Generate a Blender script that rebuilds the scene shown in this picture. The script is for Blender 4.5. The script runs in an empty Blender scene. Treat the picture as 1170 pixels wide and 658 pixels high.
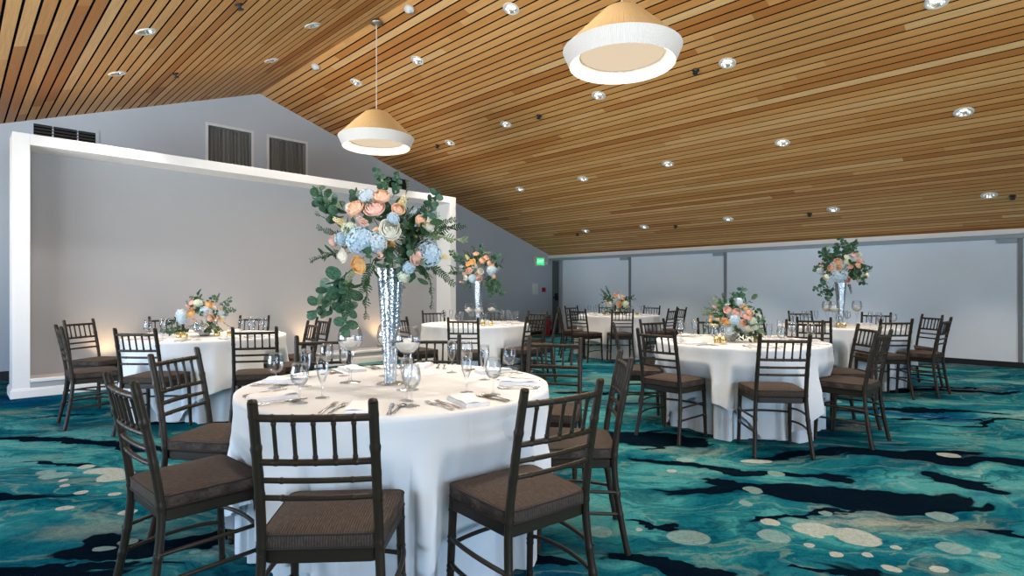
import bpy, math, random
from mathutils import Vector, Matrix
random.seed(7)
PI = math.pi
SC = bpy.context.scene
COL = SC.collection
S2 = math.sqrt(0.5)
H = 1.22; F = 640.0; CX = 585.0; CY = 331.0

def W(a, d, z=0.0):            # lateral / depth as seen from the doorway -> room axes
    return Vector((S2*(a-d), S2*(a+d), z))
def Wdir(a, d):
    v = Vector((S2*(a-d), S2*(a+d), 0)); v.normalize(); return v

# ------------------------------------------------------------------ mesh builder
class MB:
    def __init__(s): s.v = []; s.f = []; s.sm = []
    def add(s, vs, fs, smooth=True):
        o = len(s.v); s.v += [tuple(p) for p in vs]
        for f in fs: s.f.append([i+o for i in f]); s.sm.append(smooth)
    def box(s, c, sz, rz=0.0, smooth=False):
        cx, cy, cz = c; x, y, z = sz[0]/2, sz[1]/2, sz[2]/2
        cr, sr = math.cos(rz), math.sin(rz); vs = []
        for k in (-1, 1):
            for i, j in ((-1,-1),(1,-1),(1,1),(-1,1)):
                px, py = i*x, j*y
                vs.append((cx+px*cr-py*sr, cy+px*sr+py*cr, cz+k*z))
        s.add(vs, [(3,2,1,0),(4,5,6,7),(0,1,5,4),(1,2,6,5),(2,3,7,6),(3,0,4,7)], smooth)
    def bx(s, x0, x1, y0, y1, z0, z1):
        s.box(((x0+x1)/2,(y0+y1)/2,(z0+z1)/2),(abs(x1-x0),abs(y1-y0),abs(z1-z0)))
    def tube(s, pts, rad, n=10, cap=True, smooth=True):
        pts = [Vector(p) for p in pts]; m = len(pts)
        if not callable(rad) and not isinstance(rad, (list, tuple)): rad = [rad]*m
        up = None; rings = []
        for i in range(m):
            t = (pts[min(i+1, m-1)] - pts[max(i-1, 0)]).normalized()
            if up is None:
                up = Vector((1,0,0)) if abs(t.x) < 0.8 else Vector((0,1,0))
            b = t.cross(up).normalized(); up = b.cross(t).normalized()
            r = rad[i]
            rings.append([pts[i] + (up*math.cos(2*PI*k/n) + b*math.sin(2*PI*k/n))*r for k in range(n)])
        vs = [p for r in rings for p in r]; fs = []
        for i in range(m-1):
            for k in range(n):
                k2 = (k+1) % n
                fs.append((i*n+k, i*n+k2, (i+1)*n+k2, (i+1)*n+k))
        s.add(vs, fs, smooth)
        if cap:
            s.add(rings[0], [tuple(range(n))[::-1]], False)
            s.add(rings[-1], [tuple(range(n))], False)
    def lathe(s, prof, n=24, c=(0,0,0), smooth=True, sx=1.0):
        m = len(prof); vs = []
        for r, z in prof:
            for k in range(n):
                vs.append((c[0]+r*math.cos(2*PI*k/n)*sx, c[1]+r*math.sin(2*PI*k/n), c[2]+z))
        fs = []
        for i in range(m-1):
            for k in range(n):
                k2 = (k+1) % n
                fs.append((i*n+k, i*n+k2, (i+1)*n+k2, (i+1)*n+k))
        s.add(vs, fs, smooth)
    def grid(s, fn, nu, nv, closed=False, smooth=True):
        vs = [fn(i/nu, j/nv) for j in range(nv+1) for i in range(nu + (0 if closed else 1))]
        w = nu if closed else nu+1; fs = []
        for j in range(nv):
            for i in range(nu):
                i2 = (i+1) % w if closed else i+1
                fs.append((j*w+i, j*w+i2, (j+1)*w+i2, (j+1)*w+i))
        s.add(vs, fs, smooth)
    def xform(s, M, start=0):
        for i in range(start, len(s.v)): s.v[i] = tuple(M @ Vector(s.v[i]))
    def mesh(s, name, mat):
        me = bpy.data.meshes.new(name)
        me.from_pydata(s.v, [], s.f)
        me.polygons.foreach_set('use_smooth', s.sm)
        if mat: me.materials.append(mat)
        me.update(); return me
    def obj(s, name, mat, parent=None, loc=None, bevel=0):
        o = bpy.data.objects.new(name, s.mesh(name, mat)); COL.objects.link(o)
        if parent: o.parent = parent
        if loc: o.location = loc
        if bevel:
            b = o.modifiers.new('bevel', 'BEVEL'); b.width = bevel; b.segments = 2; b.limit_method = 'ANGLE'
        return o

def tag(o, label, cat, group=None):
    o['label'] = label; o['category'] = cat
    if group: o['group'] = group
    return o
def thing(name, label, cat, loc=(0,0,0), rz=0.0, group=None):
    o = bpy.data.objects.new(name, None); COL.objects.link(o)
    o.location = loc; o.rotation_euler = (0,0,rz); o.empty_display_size = 0.05
    return tag(o, label, cat, group)
def struct(o): o['kind'] = 'structure'; return o
def dup(root, loc, rz, label, group):
    r = root.copy(); COL.objects.link(r); r.location = loc; r.rotation_euler = (0,0,rz)
    r['label'] = label
    if group: r['group'] = group
    for ch in root.children:
        c = ch.copy(); COL.objects.link(c); c.parent = r
        for g in ch.children:
            e = g.copy(); COL.objects.link(e); e.parent = c
    return r

# ------------------------------------------------------------------ materials
def newmat(name):
    m = bpy.data.materials.new(name); m.use_nodes = True
    nt = m.node_tree; nt.nodes.clear()
    out = nt.nodes.new('ShaderNodeOutputMaterial')
    return m, nt, out
class N:
    def __init__(s, nt): s.nt = nt
    def n(s, t, **kw):
        x = s.nt.nodes.new(t)
        for k, v in kw.items(): setattr(x, k, v)
        return x
    def set(s, sock, v):
        if hasattr(v, 'bl_idname') or isinstance(v, bpy.types.NodeSocket): s.nt.links.new(v, sock)
        else: sock.default_value = v
    def math(s, op, a, b=0.0, c=None, clamp=False):
        x = s.n('ShaderNodeMath', operation=op); x.use_clamp = clamp
        s.set(x.inputs[0], a); s.set(x.inputs[1], b)
        if c is not None: s.set(x.inputs[2], c)
        return x.outputs[0]
    def vmath(s, op, a, b=(0,0,0)):
        x = s.n('ShaderNodeVectorMath', operation=op)
        s.set(x.inputs[0], a)
        if op == 'SCALE': s.set(x.inputs['Scale'], b)
        else: s.set(x.inputs[1], b)
        return x.outputs['Value'] if op in ('LENGTH','DOT_PRODUCT','DISTANCE') else x.outputs['Vector']
    def mix(s, f, a, b, mode='MIX'):
        x = s.n('ShaderNodeMix', data_type='RGBA', blend_type=mode)
        s.set(x.inputs[0], f); s.set(x.inputs[6], a); s.set(x.inputs[7], b)
        return x.outputs[2]
    def noise(s, vec, scale, detail=2.0, rough=0.5, dist=0.0, out='Fac'):
        x = s.n('ShaderNodeTexNoise')
        if vec is not None: s.set(x.inputs['Vector'], vec)
        x.inputs['Scale'].default_value = scale; x.inputs['Detail'].default_value = detail
        x.inputs['Roughness'].default_value = rough; x.inputs['Distortion'].default_value = dist
        return x.outputs[out]
    def step(s, v, lo, hi):
        x = s.n('ShaderNodeMapRange', interpolation_type='SMOOTHSTEP')
        s.set(x.inputs[0], v); x.inputs[1].default_value = lo; x.inputs[2].default_value = hi
        return x.outputs[0]
    def ramp(s, v, stops):
        x = s.n('ShaderNodeValToRGB'); s.set(x.inputs[0], v); e = x.color_ramp.elements
        while len(e) < len(stops): e.new(0.5)
        for i, (p, c) in enumerate(stops): e[i].position = p; e[i].color = tuple(c)+(1,)
        return x.outputs[0]
    def coord(s, which='Object'): return s.n('ShaderNodeTexCoord').outputs[which]
    def sep(s, v):
        x = s.n('ShaderNodeSeparateXYZ'); s.set(x.inputs[0], v); return x.outputs
    def comb(s, x, y, z=0.0):
        c = s.n('ShaderNodeCombineXYZ'); s.set(c.inputs[0], x); s.set(c.inputs[1], y); s.set(c.inputs[2], z); return c.outputs[0]
    def bump(s, h, strength=0.3, dist=0.01):
        x = s.n('ShaderNodeBump'); s.set(x.inputs['Height'], h)
        x.inputs['Strength'].default_value = strength; x.inputs['Distance'].default_value = dist
        return x.outputs[0]
def rgb(r, g, b): return (r, g, b, 1.0)
def srgb(r, g, b):
    f = lambda c: (c/255/12.92) if c/255 <= 0.04045 else ((c/255+0.055)/1.055)**2.4
    return (f(r), f(g), f(b), 1.0)
def pbsdf(n, out, col, rough=0.5, metal=0.0, normal=None, spec=0.5, sheen=0.0):
    p = n.n('ShaderNodeBsdfPrincipled')
    n.set(p.inputs['Base Color'], col); n.set(p.inputs['Roughness'], rough); n.set(p.inputs['Metallic'], metal)
    p.inputs['Specular IOR Level'].default_value = spec
    if sheen: p.inputs['Sheen Weight'].default_value = sheen
    if normal is not None: n.set(p.inputs['Normal'], normal)
    n.nt.links.new(p.outputs[0], out.inputs[0]); return p
def paint(name, col, rough=0.6, metal=0.0, var=0.06, scale=12.0, spec=0.4):
    m, nt, out = newmat(name); n = N(nt)
    f = n.noise(n.coord(), scale, 3.0)
    dark = tuple(c*(1-var) for c in col[:3])+(1,); lite = tuple(min(1, c*(1+var)) for c in col[:3])+(1,)
    pbsdf(n, out, n.mix(f, dark, lite), rough, metal, spec=spec); return m
def emis(name, col, strength):
    m, nt, out = newmat(name); n = N(nt)
    e = n.n('ShaderNodeEmission'); e.inputs[0].default_value = col; e.inputs[1].default_value = strength
    nt.links.new(e.outputs[0], out.inputs[0]); return m

def mk_ceiling():
    m, nt, out = newmat('wood_slats'); n = N(nt)
    co = n.coord(); x, y, z = n.sep(co)
    yy = n.math('SUBTRACT', y, RIDGE_Y)
    side = n.math('GREATER_THAN', yy, 0.0)
    idx = n.math('FLOOR', n.math('DIVIDE', n.math('SUBTRACT', n.math('ABSOLUTE', yy), 0.002), PITCH))
    wn = n.n('ShaderNodeTexWhiteNoise', noise_dimensions='2D'); n.set(wn.inputs['Vector'], n.comb(idx, side))
    off = n.math('ADD', n.math('MULTIPLY', idx, 0.33), n.math('MULTIPLY', wn.outputs['Value'], 0.25))
    seg = n.math('FLOOR', n.math('DIVIDE', n.math('ADD', x, off), 3.6))
    w2 = n.n('ShaderNodeTexWhiteNoise', noise_dimensions='3D'); n.set(w2.inputs['Vector'], n.comb(idx, seg, side))
    base = n.ramp(w2.outputs['Value'], [(0.0, srgb(184,116,54)[:3]), (0.16, srgb(206,142,76)[:3]), (0.55, srgb(222,164,98)[:3]), (0.86, srgb(232,176,112)[:3]), (1.0, srgb(238,192,134)[:3])])
    gv = n.comb(n.math('MULTIPLY', x, 1.2), n.math('MULTIPLY', y, 26.0), n.math('MULTIPLY', w2.outputs['Value'], 40.0))
    g = n.noise(gv, 2.2, 4.0, 0.6, 0.4)
    col = n.mix(n.math('MULTIPLY', n.step(g, 0.3, 0.75), 0.25), base, srgb(134,84,46))
    pbsdf(n, out, col, 0.5, 0.0, spec=0.3); return m
RIDGE_Y, RIDGE_Z = 3.87, 4.70
PITCH = 0.109
SLR = (4.70-2.15)/(11.75-3.87); SLL = 0.366

def fpx(px, py):        # a spot on the carpet, lateral/depth
    d = H*F/(py-CY); return ((px-CX)/F*d, d)

def mk_carpet():
    m, nt, out = newmat('patterned_carpet'); n = N(nt)
    x, y, z = n.sep(n.coord())
    a = n.math('MULTIPLY', n.math('ADD', x, y), S2); d = n.math('MULTIPLY', n.math('SUBTRACT', y, x), S2)
    P = n.comb(a, d)
    wc = n.noise(P, 0.75, 4.0, 0.55, 0.4, 'Color')
    warp = n.vmath('SCALE', n.vmath('SUBTRACT', wc, (0.5,0.5,0.5)), 1.1)
    Q = n.vmath('ADD', P, warp)
    qs = n.vmath('MULTIPLY', Q, (0.55, 1.35, 1.0))
    n1 = n.noise(qs, 1.1, 7.0, 0.62, 0.8)
    teal = n.ramp(n1, [(0.30, srgb(12,60,82)[:3]), (0.41, srgb(20,90,108)[:3]), (0.47, srgb(34,108,124)[:3]), (0.52, srgb(46,120,130)[:3]), (0.545, srgb(64,142,150)[:3]), (0.61, srgb(78,150,156)[:3]), (0.64, srgb(122,166,164)[:3])])
    # royal blue washes
    nb = n.noise(n.vmath('ADD', qs, (13.1,4.2,0)), 0.9, 3.0, 0.55)
    col = n.mix(n.math('MULTIPLY', n.step(nb, 0.55, 0.68), 0.75), teal, srgb(14,66,112))
    # sand coloured washes
    ns = n.noise(n.vmath('ADD', qs, (3.7,21.2,0)), 1.3, 5.0, 0.65)
    col = n.mix(n.math('MULTIPLY', n.step(ns, 0.53, 0.66), 0.55), col, srgb(128,138,126))
    # marbled veins
    nv = n.noise(n.vmath('ADD', n.vmath('MULTIPLY', Q, (0.5,1.6,1)), (31.0,2.0,0)), 1.3, 5.0, 0.55, 1.0)
    vein = n.step(n.math('ABSOLUTE', n.math('SUBTRACT', nv, 0.5)), 0.022, 0.006)
    col = n.mix(n.math('MULTIPLY', vein, 0.45), col, srgb(120,150,140))
    vein2 = n.step(n.math('ABSOLUTE', n.math('SUBTRACT', nv, 0.58)), 0.020, 0.004)
    col = n.mix(n.math('MULTIPLY', vein2, 0.5), col, srgb(8,50,74))
    ns2 = n.noise(n.vmath('ADD', n.vmath('MULTIPLY', Q, (0.5,1.5,1)), (9.7,1.2,0)), 1.1, 6.0, 0.7)
    col = n.mix(n.math('MULTIPLY', n.step(ns2, 0.62, 0.70), 0.4), col, srgb(176,178,164))
    # ink streaks
    nk = n.noise(n.vmath('ADD', n.vmath('MULTIPLY', Q, (0.34,2.1,1)), (5.5,7.7,0)), 0.85, 4.0, 0.5, 0.5)
    ink = n.step(nk, 0.59, 0.615); rim = n.math('MULTIPLY', n.step(nk, 0.54, 0.59), 0.6)
    def ell(src, cx, cy, w, h, ang=0.0):
        v = n.vmath('SUBTRACT', src, (cx, cy, 0))
        if ang:
            r = n.n('ShaderNodeVectorRotate', rotation_type='Z_AXIS'); n.set(r.inputs['Vector'], v); r.inputs['Angle'].default_value = -ang; v = r.outputs[0]
        return n.vmath('LENGTH', n.vmath('MULTIPLY', v, (1/w, 1/h, 0)))
    ew = n.noise(P, 1.6, 4.0, 0.6, 0.0, 'Color')
    R = n.vmath('ADD', P, n.vmath('SCALE', n.vmath('SUBTRACT', ew, (0.5,0.5,0.5)), 0.6))
    ew2 = n.noise(n.vmath('MULTIPLY', P, (0.45,1.7,1)), 3.5, 3.0, 0.5, 0.6, 'Color')
    R = n.vmath('ADD', R, n.vmath('SCALE', n.vmath('SUBTRACT', ew2, (0.5,0.5,0.5)), 0.26))
    streaks = [((690,640),(850,655),0.16), ((700,522),(980,548),0.12), ((800,547),(1090,572),0.16), ((1060,540),(1170,566),0.16), ((0,498),(215,514),0.14),
               ((60,625),(300,612),0.2), ((0,652),(150,640),0.14), ((880,462),(1130,470),0.12), ((560,640),(660,655),0.12), ((1000,481),(1150,477),0.05), ((700,592),(775,601),0.045), ((850,592),(985,583),0.05), ((640,500),(765,493),0.06), ((20,480),(125,471),0.06), ((900,646),(1010,656),0.05), ((30,528),(110,534),0.05), ((1110,600),(1170,606),0.06), ((730,511),(830,506),0.06), ((120,486),(300,480),0.12)]
    for (p0, p1, hw) in streaks:
        q0 = fpx(*p0); q1 = fpx(*p1)
        L = math.hypot(q1[0]-q0[0], q1[1]-q0[1])/2
        e = ell(R, (q0[0]+q1[0])/2, (q0[1]+q1[1])/2, L*1.05, hw*0.62, math.atan2(q1[1]-q0[1], q1[0]-q0[0]))
        ink = n.math('MAXIMUM', ink, n.step(e, 1.02, 0.92)); rim = n.math('MAXIMUM', rim, n.step(e, 1.55, 1.05))
    col = n.mix(n.math('MULTIPLY', rim, 0.35), col, srgb(14,70,96))
    col = n.mix(n.math('MULTIPLY', ink, 0.98), col, srgb(7,16,30))
    # pale pebbles
    vor = n.n('ShaderNodeTexVoronoi', feature='F1'); n.set(vor.inputs['Vector'], n.vmath('MULTIPLY', P, (1.0,1.25,1))); vor.inputs['Scale'].default_value = 2.3
    sepc = n.n('ShaderNodeSeparateColor'); n.set(sepc.inputs[0], vor.outputs['Color'])
    rad = n.math('MULTIPLY', n.math('POWER', sepc.outputs[0], 3.0), 0.30)
    peb = n.math('MULTIPLY', n.step(n.math('SUBTRACT', rad, vor.outputs['Distance']), 0.0, 0.015), n.math('GREATER_THAN', sepc.outputs[1], 0.45))
    col = n.mix(n.math('MULTIPLY', peb, 0.55), col, srgb(150,176,172))
    blobs = [(977,613,48,23,0),(884,612,36,16,1),(931,604,50,15,0),(880,596,19,8,0),(925,623,13,6,0),(955,634,15,7,0),(991,634,12,6,0),(1024,625,13,6,0),(1018,649,19,9,0),
             (1074,651,19,8,0),(1089,626,38,15,1),(1131,634,22,8,1),(932,611,16,7,0),(944,587,15,6,1),(852,575,16,7,1),(861,560,21,9,1),(886,541,19,7,1),(768,538,12,4,0),
             (731,605,8,4,0),(1084,520,24,6,0),(1076,590,31,12,1),(864,527,38,4,0),(686,607,26,13,1),
             (132,544,38,13,0),(119,538,43,8,0),(63,543,31,8,1),(92,563,15,5,0),(73,555,12,4,0),(72,549,10,4,0),(99,533,17,5,0),(132,564,14,4.5,0),(75,580,18,6,0),(146,585,20,7,0),(119,627,25,6,1)]
    m0 = None; m1 = None
    P2 = n.vmath('ADD', P, n.vmath('SCALE', n.vmath('SUBTRACT', n.noise(P, 9.0, 2.0, 0.5, 0.0, 'Color'), (0.5,0.5,0.5)), 0.05))
    for (px, py, w, h, k) in blobs:
        ca, cd = fpx(px, py); hw = w/2/F*cd; d0 = H*F/(py-h/2-CY); d1 = H*F/(py+h/2-CY)
        e = n.step(ell(P2, ca, cd, hw, abs(d0-d1)/2), 1.03, 0.93)
        if k: m1 = e if m1 is None else n.math('MAXIMUM', m1, e)
        else: m0 = e if m0 is None else n.math('MAXIMUM', m0, e)
    col = n.mix(n.math('MULTIPLY', m1, 0.7), col, srgb(136,166,166))
    col = n.mix(n.math('MULTIPLY', m0, 0.8), col, srgb(176,186,180))
    hs = n.n('ShaderNodeHueSaturation'); hs.inputs['Saturation'].default_value = 1.02; hs.inputs['Value'].default_value = 0.86; n.set(hs.inputs['Color'], col); col = hs.outputs[0]
    pile = n.noise(P, 160.0, 2.0, 0.6)
    mot = n.noise(P, 38.0, 3.0, 0.7)
    col = n.mix(1.0, col, n.ramp(n.math('ADD', n.math('MULTIPLY', pile, 0.5), n.math('MULTIPLY', mot, 0.5)), [(0.35,(0.50,)*3),(0.65,(0.98,)*3)]), 'MULTIPLY')
    pbsdf(n, out, col, 0.95, 0.0, n.bump(pile, 0.35, 0.004), spec=0.0); return m

def mk_frame():
    m, nt, out = newmat('chair_lacquer'); n = N(nt)
    co = n.coord()
    f = n.noise(co, 60.0, 3.0, 0.7)
    col = n.mix(n.step(f, 0.68, 0.76), srgb(44,37,27), srgb(104,92,72))
    g = n.noise(co, 9.0, 2.0)
    col = n.mix(n.math('MULTIPLY', g, 0.5), col, srgb(30,25,19))
    pbsdf(n, out, col, 0.40, 0.0, spec=0.28); return m
def mk_cushion():
    m, nt, out = newmat('cushion_weave'); n = N(nt)
    co = n.coord(); x, y, z = n.sep(co)
    w = n.n('ShaderNodeTexWave', wave_type='BANDS', bands_direction='X'); n.set(w.inputs['Vector'], co)
    w.inputs['Scale'].default_value = 38.0; w.inputs['Distortion'].default_value = 1.2; w.inputs['Detail'].default_value = 2.0
    f = n.noise(n.vmath('MULTIPLY', co, (260,40,60)), 1.0, 3.0, 0.7)
    k = n.math('ADD', n.math('MULTIPLY', w.outputs['Fac'], 0.22), n.math('MULTIPLY', f, 0.78))
    col = n.ramp(k, [(0.25, srgb(38,33,30)[:3]), (0.5, srgb(62,54,49)[:3]), (0.75, srgb(86,76,68)[:3])])
    pbsdf(n, out, col, 0.85, 0.0, n.bump(k, 0.25, 0.002), spec=0.2); return m
def mk_cloth(name, col):
    m, nt, out = newmat(name); n = N(nt)
    co = n.coord()
    f = n.noise(co, 5.0, 3.0, 0.55)
    fine = n.noise(co, 240.0, 1.0)
    c = n.mix(f, tuple(k*0.96 for k in col[:3])+(1,), col)
    # crossing storage creases
    x, y, z = n.sep(co)
    cr = None
    for s in (x, y):
        t = n.math('ABSOLUTE', n.math('SUBTRACT', n.math('FRACT', n.math('MULTIPLY', s, 3.1)), 0.5))
        t = n.step(t, 0.03, 0.0)
        cr = t if cr is None else n.math('MAXIMUM', cr, t)
    hgt = n.math('ADD', n.math('MULTIPLY', f, 1.0), n.math('MULTIPLY', cr, 0.12))
    p = pbsdf(n, out, c, 0.85, 0.0, n.bump(hgt, 0.35, 0.012), spec=0.15, sheen=0.1)
    return m
def mk_glass(name, tint=(0.97,0.985,1.0,1), ior=1.42, edge=0.80):
    m, nt, out = newmat(name); n = N(nt)
    t = n.n('ShaderNodeBsdfTransparent')
    lw = n.n('ShaderNodeLayerWeight'); lw.inputs[0].default_value = 0.35
    n.set(t.inputs[0], n.mix(n.math('POWER', lw.outputs['Facing'], 5.0), tint, (edge, edge*1.03, edge*1.06, 1)))
    g = n.n('ShaderNodeBsdfGlossy'); g.inputs['Roughness'].default_value = 0.03
    fr = n.n('ShaderNodeFresnel'); fr.inputs[0].default_value = ior
    mx = n.n('ShaderNodeMixShader')
    n.set(mx.inputs[0], n.math('MINIMUM', n.math('ADD', n.math('MULTIPLY', fr.outputs[0], 0.6), 0.012), 0.5))
    nt.links.new(t.outputs[0], mx.inputs[1]); nt.links.new(g.outputs[0], mx.inputs[2])
    nt.links.new(mx.outputs[0], out.inputs[0]); return m
def mk_mercury(name, c0, c1, sc=90.0):
    m, nt, out = newmat(name); n = N(nt)
    co = n.coord()
    v = n.n('ShaderNodeTexVoronoi', feature='F1'); n.set(v.inputs['Vector'], n.vmath('MULTIPLY', co, (1,1,0.55))); v.inputs['Scale'].default_value = sc
    f = n.noise(n.vmath('MULTIPLY', co, (1,1,0.5)), 110.0, 4.0, 0.7)
    col = n.mix(n.step(f, 0.40, 0.62), c0, c1)
    col = n.mix(n.math('MULTIPLY', n.step(f, 0.64, 0.70), 0.5), col, srgb(84,108,132))
    pbsdf(n, out, col, n.math('ADD', n.math('MULTIPLY', f, 0.3), 0.08), 0.85, n.bump(v.outputs['Distance'], 0.35, 0.004)); return m
def mk_petal(name, c0, c1):
    m, nt, out = newmat(name); n = N(nt)
    co = n.coord(); f = n.noise(co, 40.0, 3.0)
    ln = n.vmath('LENGTH', co)
    pbsdf(n, out, n.mix(n.step(ln, 0.006, 0.032), c0, n.mix(f, c1, tuple(min(1, k*1.08) for k in c1[:3])+(1,))), 0.7, 0.0, spec=0.2)
    return m
def mk_leaf(name, c0, c1):
    m, nt, out = newmat(name); n = N(nt)
    f = n.noise(n.coord(), 22.0, 2.0)
    pbsdf(n, out, n.mix(n.step(f, 0.3, 0.7), c0, c1), 0.5, 0.0, spec=0.35); return m
def mk_shade(name, col, pleats, trans):
    m, nt, out = newmat(name); n = N(nt)
    x, y, z = n.sep(n.coord())
    ang = n.math('ARCTAN2', y, x)
    w = n.math('SINE', n.math('MULTIPLY', ang, pleats))
    f = n.noise(n.comb(n.math('MULTIPLY', ang, 12.0), z), 5.0, 2.0)
    c = n.mix(n.math('ADD', n.math('MULTIPLY', w, 0.12), n.math('MULTIPLY', f, 0.6), clamp=True), tuple(k*0.86 for k in col[:3])+(1,), col)
    b = n.bump(w, 0.5, 0.004)
    df = n.n('ShaderNodeBsdfDiffuse'); n.set(df.inputs[0], c); n.set(df.inputs['Normal'], b)
    tr = n.n('ShaderNodeBsdfTranslucent'); n.set(tr.inputs[0], c); n.set(tr.inputs['Normal'], b)
    mx = n.n('ShaderNodeMixShader'); mx.inputs[0].default_value = trans
    nt.links.new(df.outputs[0], mx.inputs[1]); nt.links.new(tr.outputs[0], mx.inputs[2]); nt.links.new(mx.outputs[0], out.inputs[0])
    return m

M = {}
M['wall'] = paint('wall_paint', srgb(178,188,200), 0.75, var=0.03, scale=3.0, spec=0.2)
M['wallback'] = paint('partition_vinyl', srgb(220,233,248), 0.7, var=0.03, scale=3.0, spec=0.2)
M['alcove'] = paint('alcove_paint', srgb(160,162,166), 0.7, var=0.02, scale=3.0, spec=0.2)
M['alcovetrim'] = paint('window_trim', srgb(206,210,214), 0.6, var=0.02)
M['soffit'] = paint('track_soffit', srgb(150,160,170), 0.6)
M['white'] = paint('white_trim', srgb(226,226,226), 0.5, var=0.02)
M['baseboard'] = paint('dark_rubber_base', srgb(26,29,36), 0.5)
M['post'] = paint('grey_metal_post', srgb(120,126,132), 0.5)
M['ceiling'] = mk_ceiling()
M['dark'] = paint('black_void', srgb(16,13,11), 0.9, spec=0.0)
M['carpet'] = mk_carpet()
M['frame'] = mk_frame()
M['cushion'] = mk_cushion()
M['piping'] = paint('piping_cord', srgb(40,35,32), 0.8)
M['cloth'] = mk_cloth('white_linen', (0.66,0.70,0.73,1))
M['under'] = mk_cloth('shaded_underlinen', (0.60,0.66,0.71,1))  # white linen toned darker to stand for shade beneath the top cloth's hem
M['napkin'] = mk_cloth('napkin_linen', (0.82,0.83,0.85,1))
M['glass'] = mk_glass('clear_glass')
M['water'] = mk_glass('frosted_filler', (0.93,0.93,0.92,1), 1.33, 0.7)
M['sand'] = paint('white_candle_filler', srgb(232,222,206), 0.8, scale=80)
M['silver'] = paint('polished_steel', (0.62,0.61,0.6,1), 0.22, 1.0)
M['mercury'] = mk_mercury('mercury_glass', srgb(150,168,188), srgb(222,228,232), 130.0)
M['mercury2'] = mk_mercury('mercury_bowl', srgb(150,156,160), srgb(236,234,230), 120)
M['gold'] = mk_mercury('gold_votive_glass', srgb(176,150,92), srgb(240,226,170), 160)
M['wood'] = paint('plywood', srgb(150,120,84), 0.6)
M['steel'] = paint('dark_steel', srgb(60,60,62), 0.45, 0.6)
M['chrome'] = paint('chrome_reflector', (0.88,0.88,0.88,1), 0.22, 1.0, var=0.02)
M['trimwhite'] = paint('lamp_trim_white', srgb(222,220,214), 0.5)
M['bulb'] = emis('bulb_glow', (1.0,0.86,0.68,1), 9.0)
M['shade'] = mk_shade('pleated_shade', (0.58,0.42,0.22,1), 150, 0.24)
M['lining'] = mk_shade('white_lining', (0.9,0.88,0.85,1), 190, 0.5)
M['band'] = mk_shade('white_band', (0.86,0.86,0.86,1), 190, 0.10)
M['diffuser'] = emis('lamp_diffuser', (1.0,0.80,0.58,1), 0.62)
M['nickel'] = paint('brushed_nickel', (0.42,0.40,0.37,1), 0.35, 1.0)
M['blind'] = paint('grey_drape', srgb(116,115,111), 0.85, var=0.15, scale=30)
M['grille'] = paint('grille_dark', srgb(58,60,60), 0.6)
M['red'] = paint('fire_red', srgb(168,30,32), 0.4)
M['plastic'] = paint('white_plastic', srgb(214,214,212), 0.5)
M['door'] = paint('door_grey', srgb(96,104,100), 0.6)
M['exit'] = emis('exit_green', (0.02,0.75,0.22,1), 1.1)
M['exittext'] = emis('exit_white', (0.55,1.0,0.65,1), 1.3)
M['black'] = paint('black_plastic', srgb(24,24,25), 0.5)
M['peach'] = mk_petal('peach_petals', srgb(230,158,116), srgb(242,204,174))
M['pink'] = mk_petal('blush_petals', srgb(226,150,130), srgb(242,206,192))
M['cream'] = mk_petal('cream_petals', srgb(238,234,212), srgb(240,238,226))
M['apricot'] = mk_petal('apricot_petals', srgb(234,164,88), srgb(244,202,142))
M['blue'] = mk_petal('blue_florets', srgb(142,170,194), srgb(178,202,218))
M['paleblue'] = mk_petal('pale_blue_florets', srgb(164,186,200), srgb(196,212,222))
M['palegreen'] = mk_petal('pale_green_florets', srgb(176,196,172), srgb(206,216,196))
M['stockpink'] = mk_petal('stock_blush', srgb(222,166,146), srgb(232,200,184))
M['stockcream'] = mk_petal('stock_cream', srgb(216,200,142), srgb(232,222,184))
M['euc'] = mk_leaf('eucalyptus_leaf', srgb(42,80,58), srgb(76,112,88))
M['green'] = mk_leaf('dark_green_leaf', srgb(26,54,32), srgb(56,92,58))
M['lime'] = mk_leaf('light_green_leaf', srgb(84,112,70), srgb(132,154,112))
M['stem'] = mk_leaf('stem_green', srgb(60,76,44), srgb(84,96,60))

# ------------------------------------------------------------------ setting
XG = -10.2; YB = 11.75; XR = 6.0; YF = -3.0
def zr(y): return RIDGE_Z - SLR*(y-RIDGE_Y) if y >= RIDGE_Y else RIDGE_Z - SLL*(RIDGE_Y-y)

fl = MB(); fl.bx(XG-0.1, XR+0.1, YF-0.1, YB+0.4, -0.05, 0.0)
struct(fl.obj('floor', M['carpet']))

def px_ceiling(px, py):
    k = (px-CX)/F; u = (CY-py)/F
    dx, dy = S2*(k-1), S2*(k+1)
    t = (RIDGE_Z + SLR*RIDGE_Y - H)/(u + SLR*dy)
    if dy*t < RIDGE_Y: t = (RIDGE_Z - SLL*RIDGE_Y - H)/(u - SLL*dy)
    return dx*t, dy*t
DL_PX = [(167,36),(134,84),(357,29),(310,69),(407,94),(477,69),(584,10),(514,163),(578,142),(684,109),(831,72),(1070,2),(594,216),(666,204),(763,187),(894,163),(1101,128),(669,263.5),(736,259),(832,250),(952,239),(1130,223)]
DL = [px_ceiling(*p) for p in DL_PX]
DL += [(x, y) for y, xs in ((1.38,(-4.62,-2.86,-0.89,1.05,3.0)),(3.13,(-4.62,-2.86,-0.89,1.05,3.0)),(4.60,(-2.86,-0.89,1.05,3.0)),(6.38,(1.05,3.0)),(8.26,(1.05,3.0)),(10.45,(1.05,3.0))) for x in xs]
HOLE = 0.062
cb = MB(); fb = MB()
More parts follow.
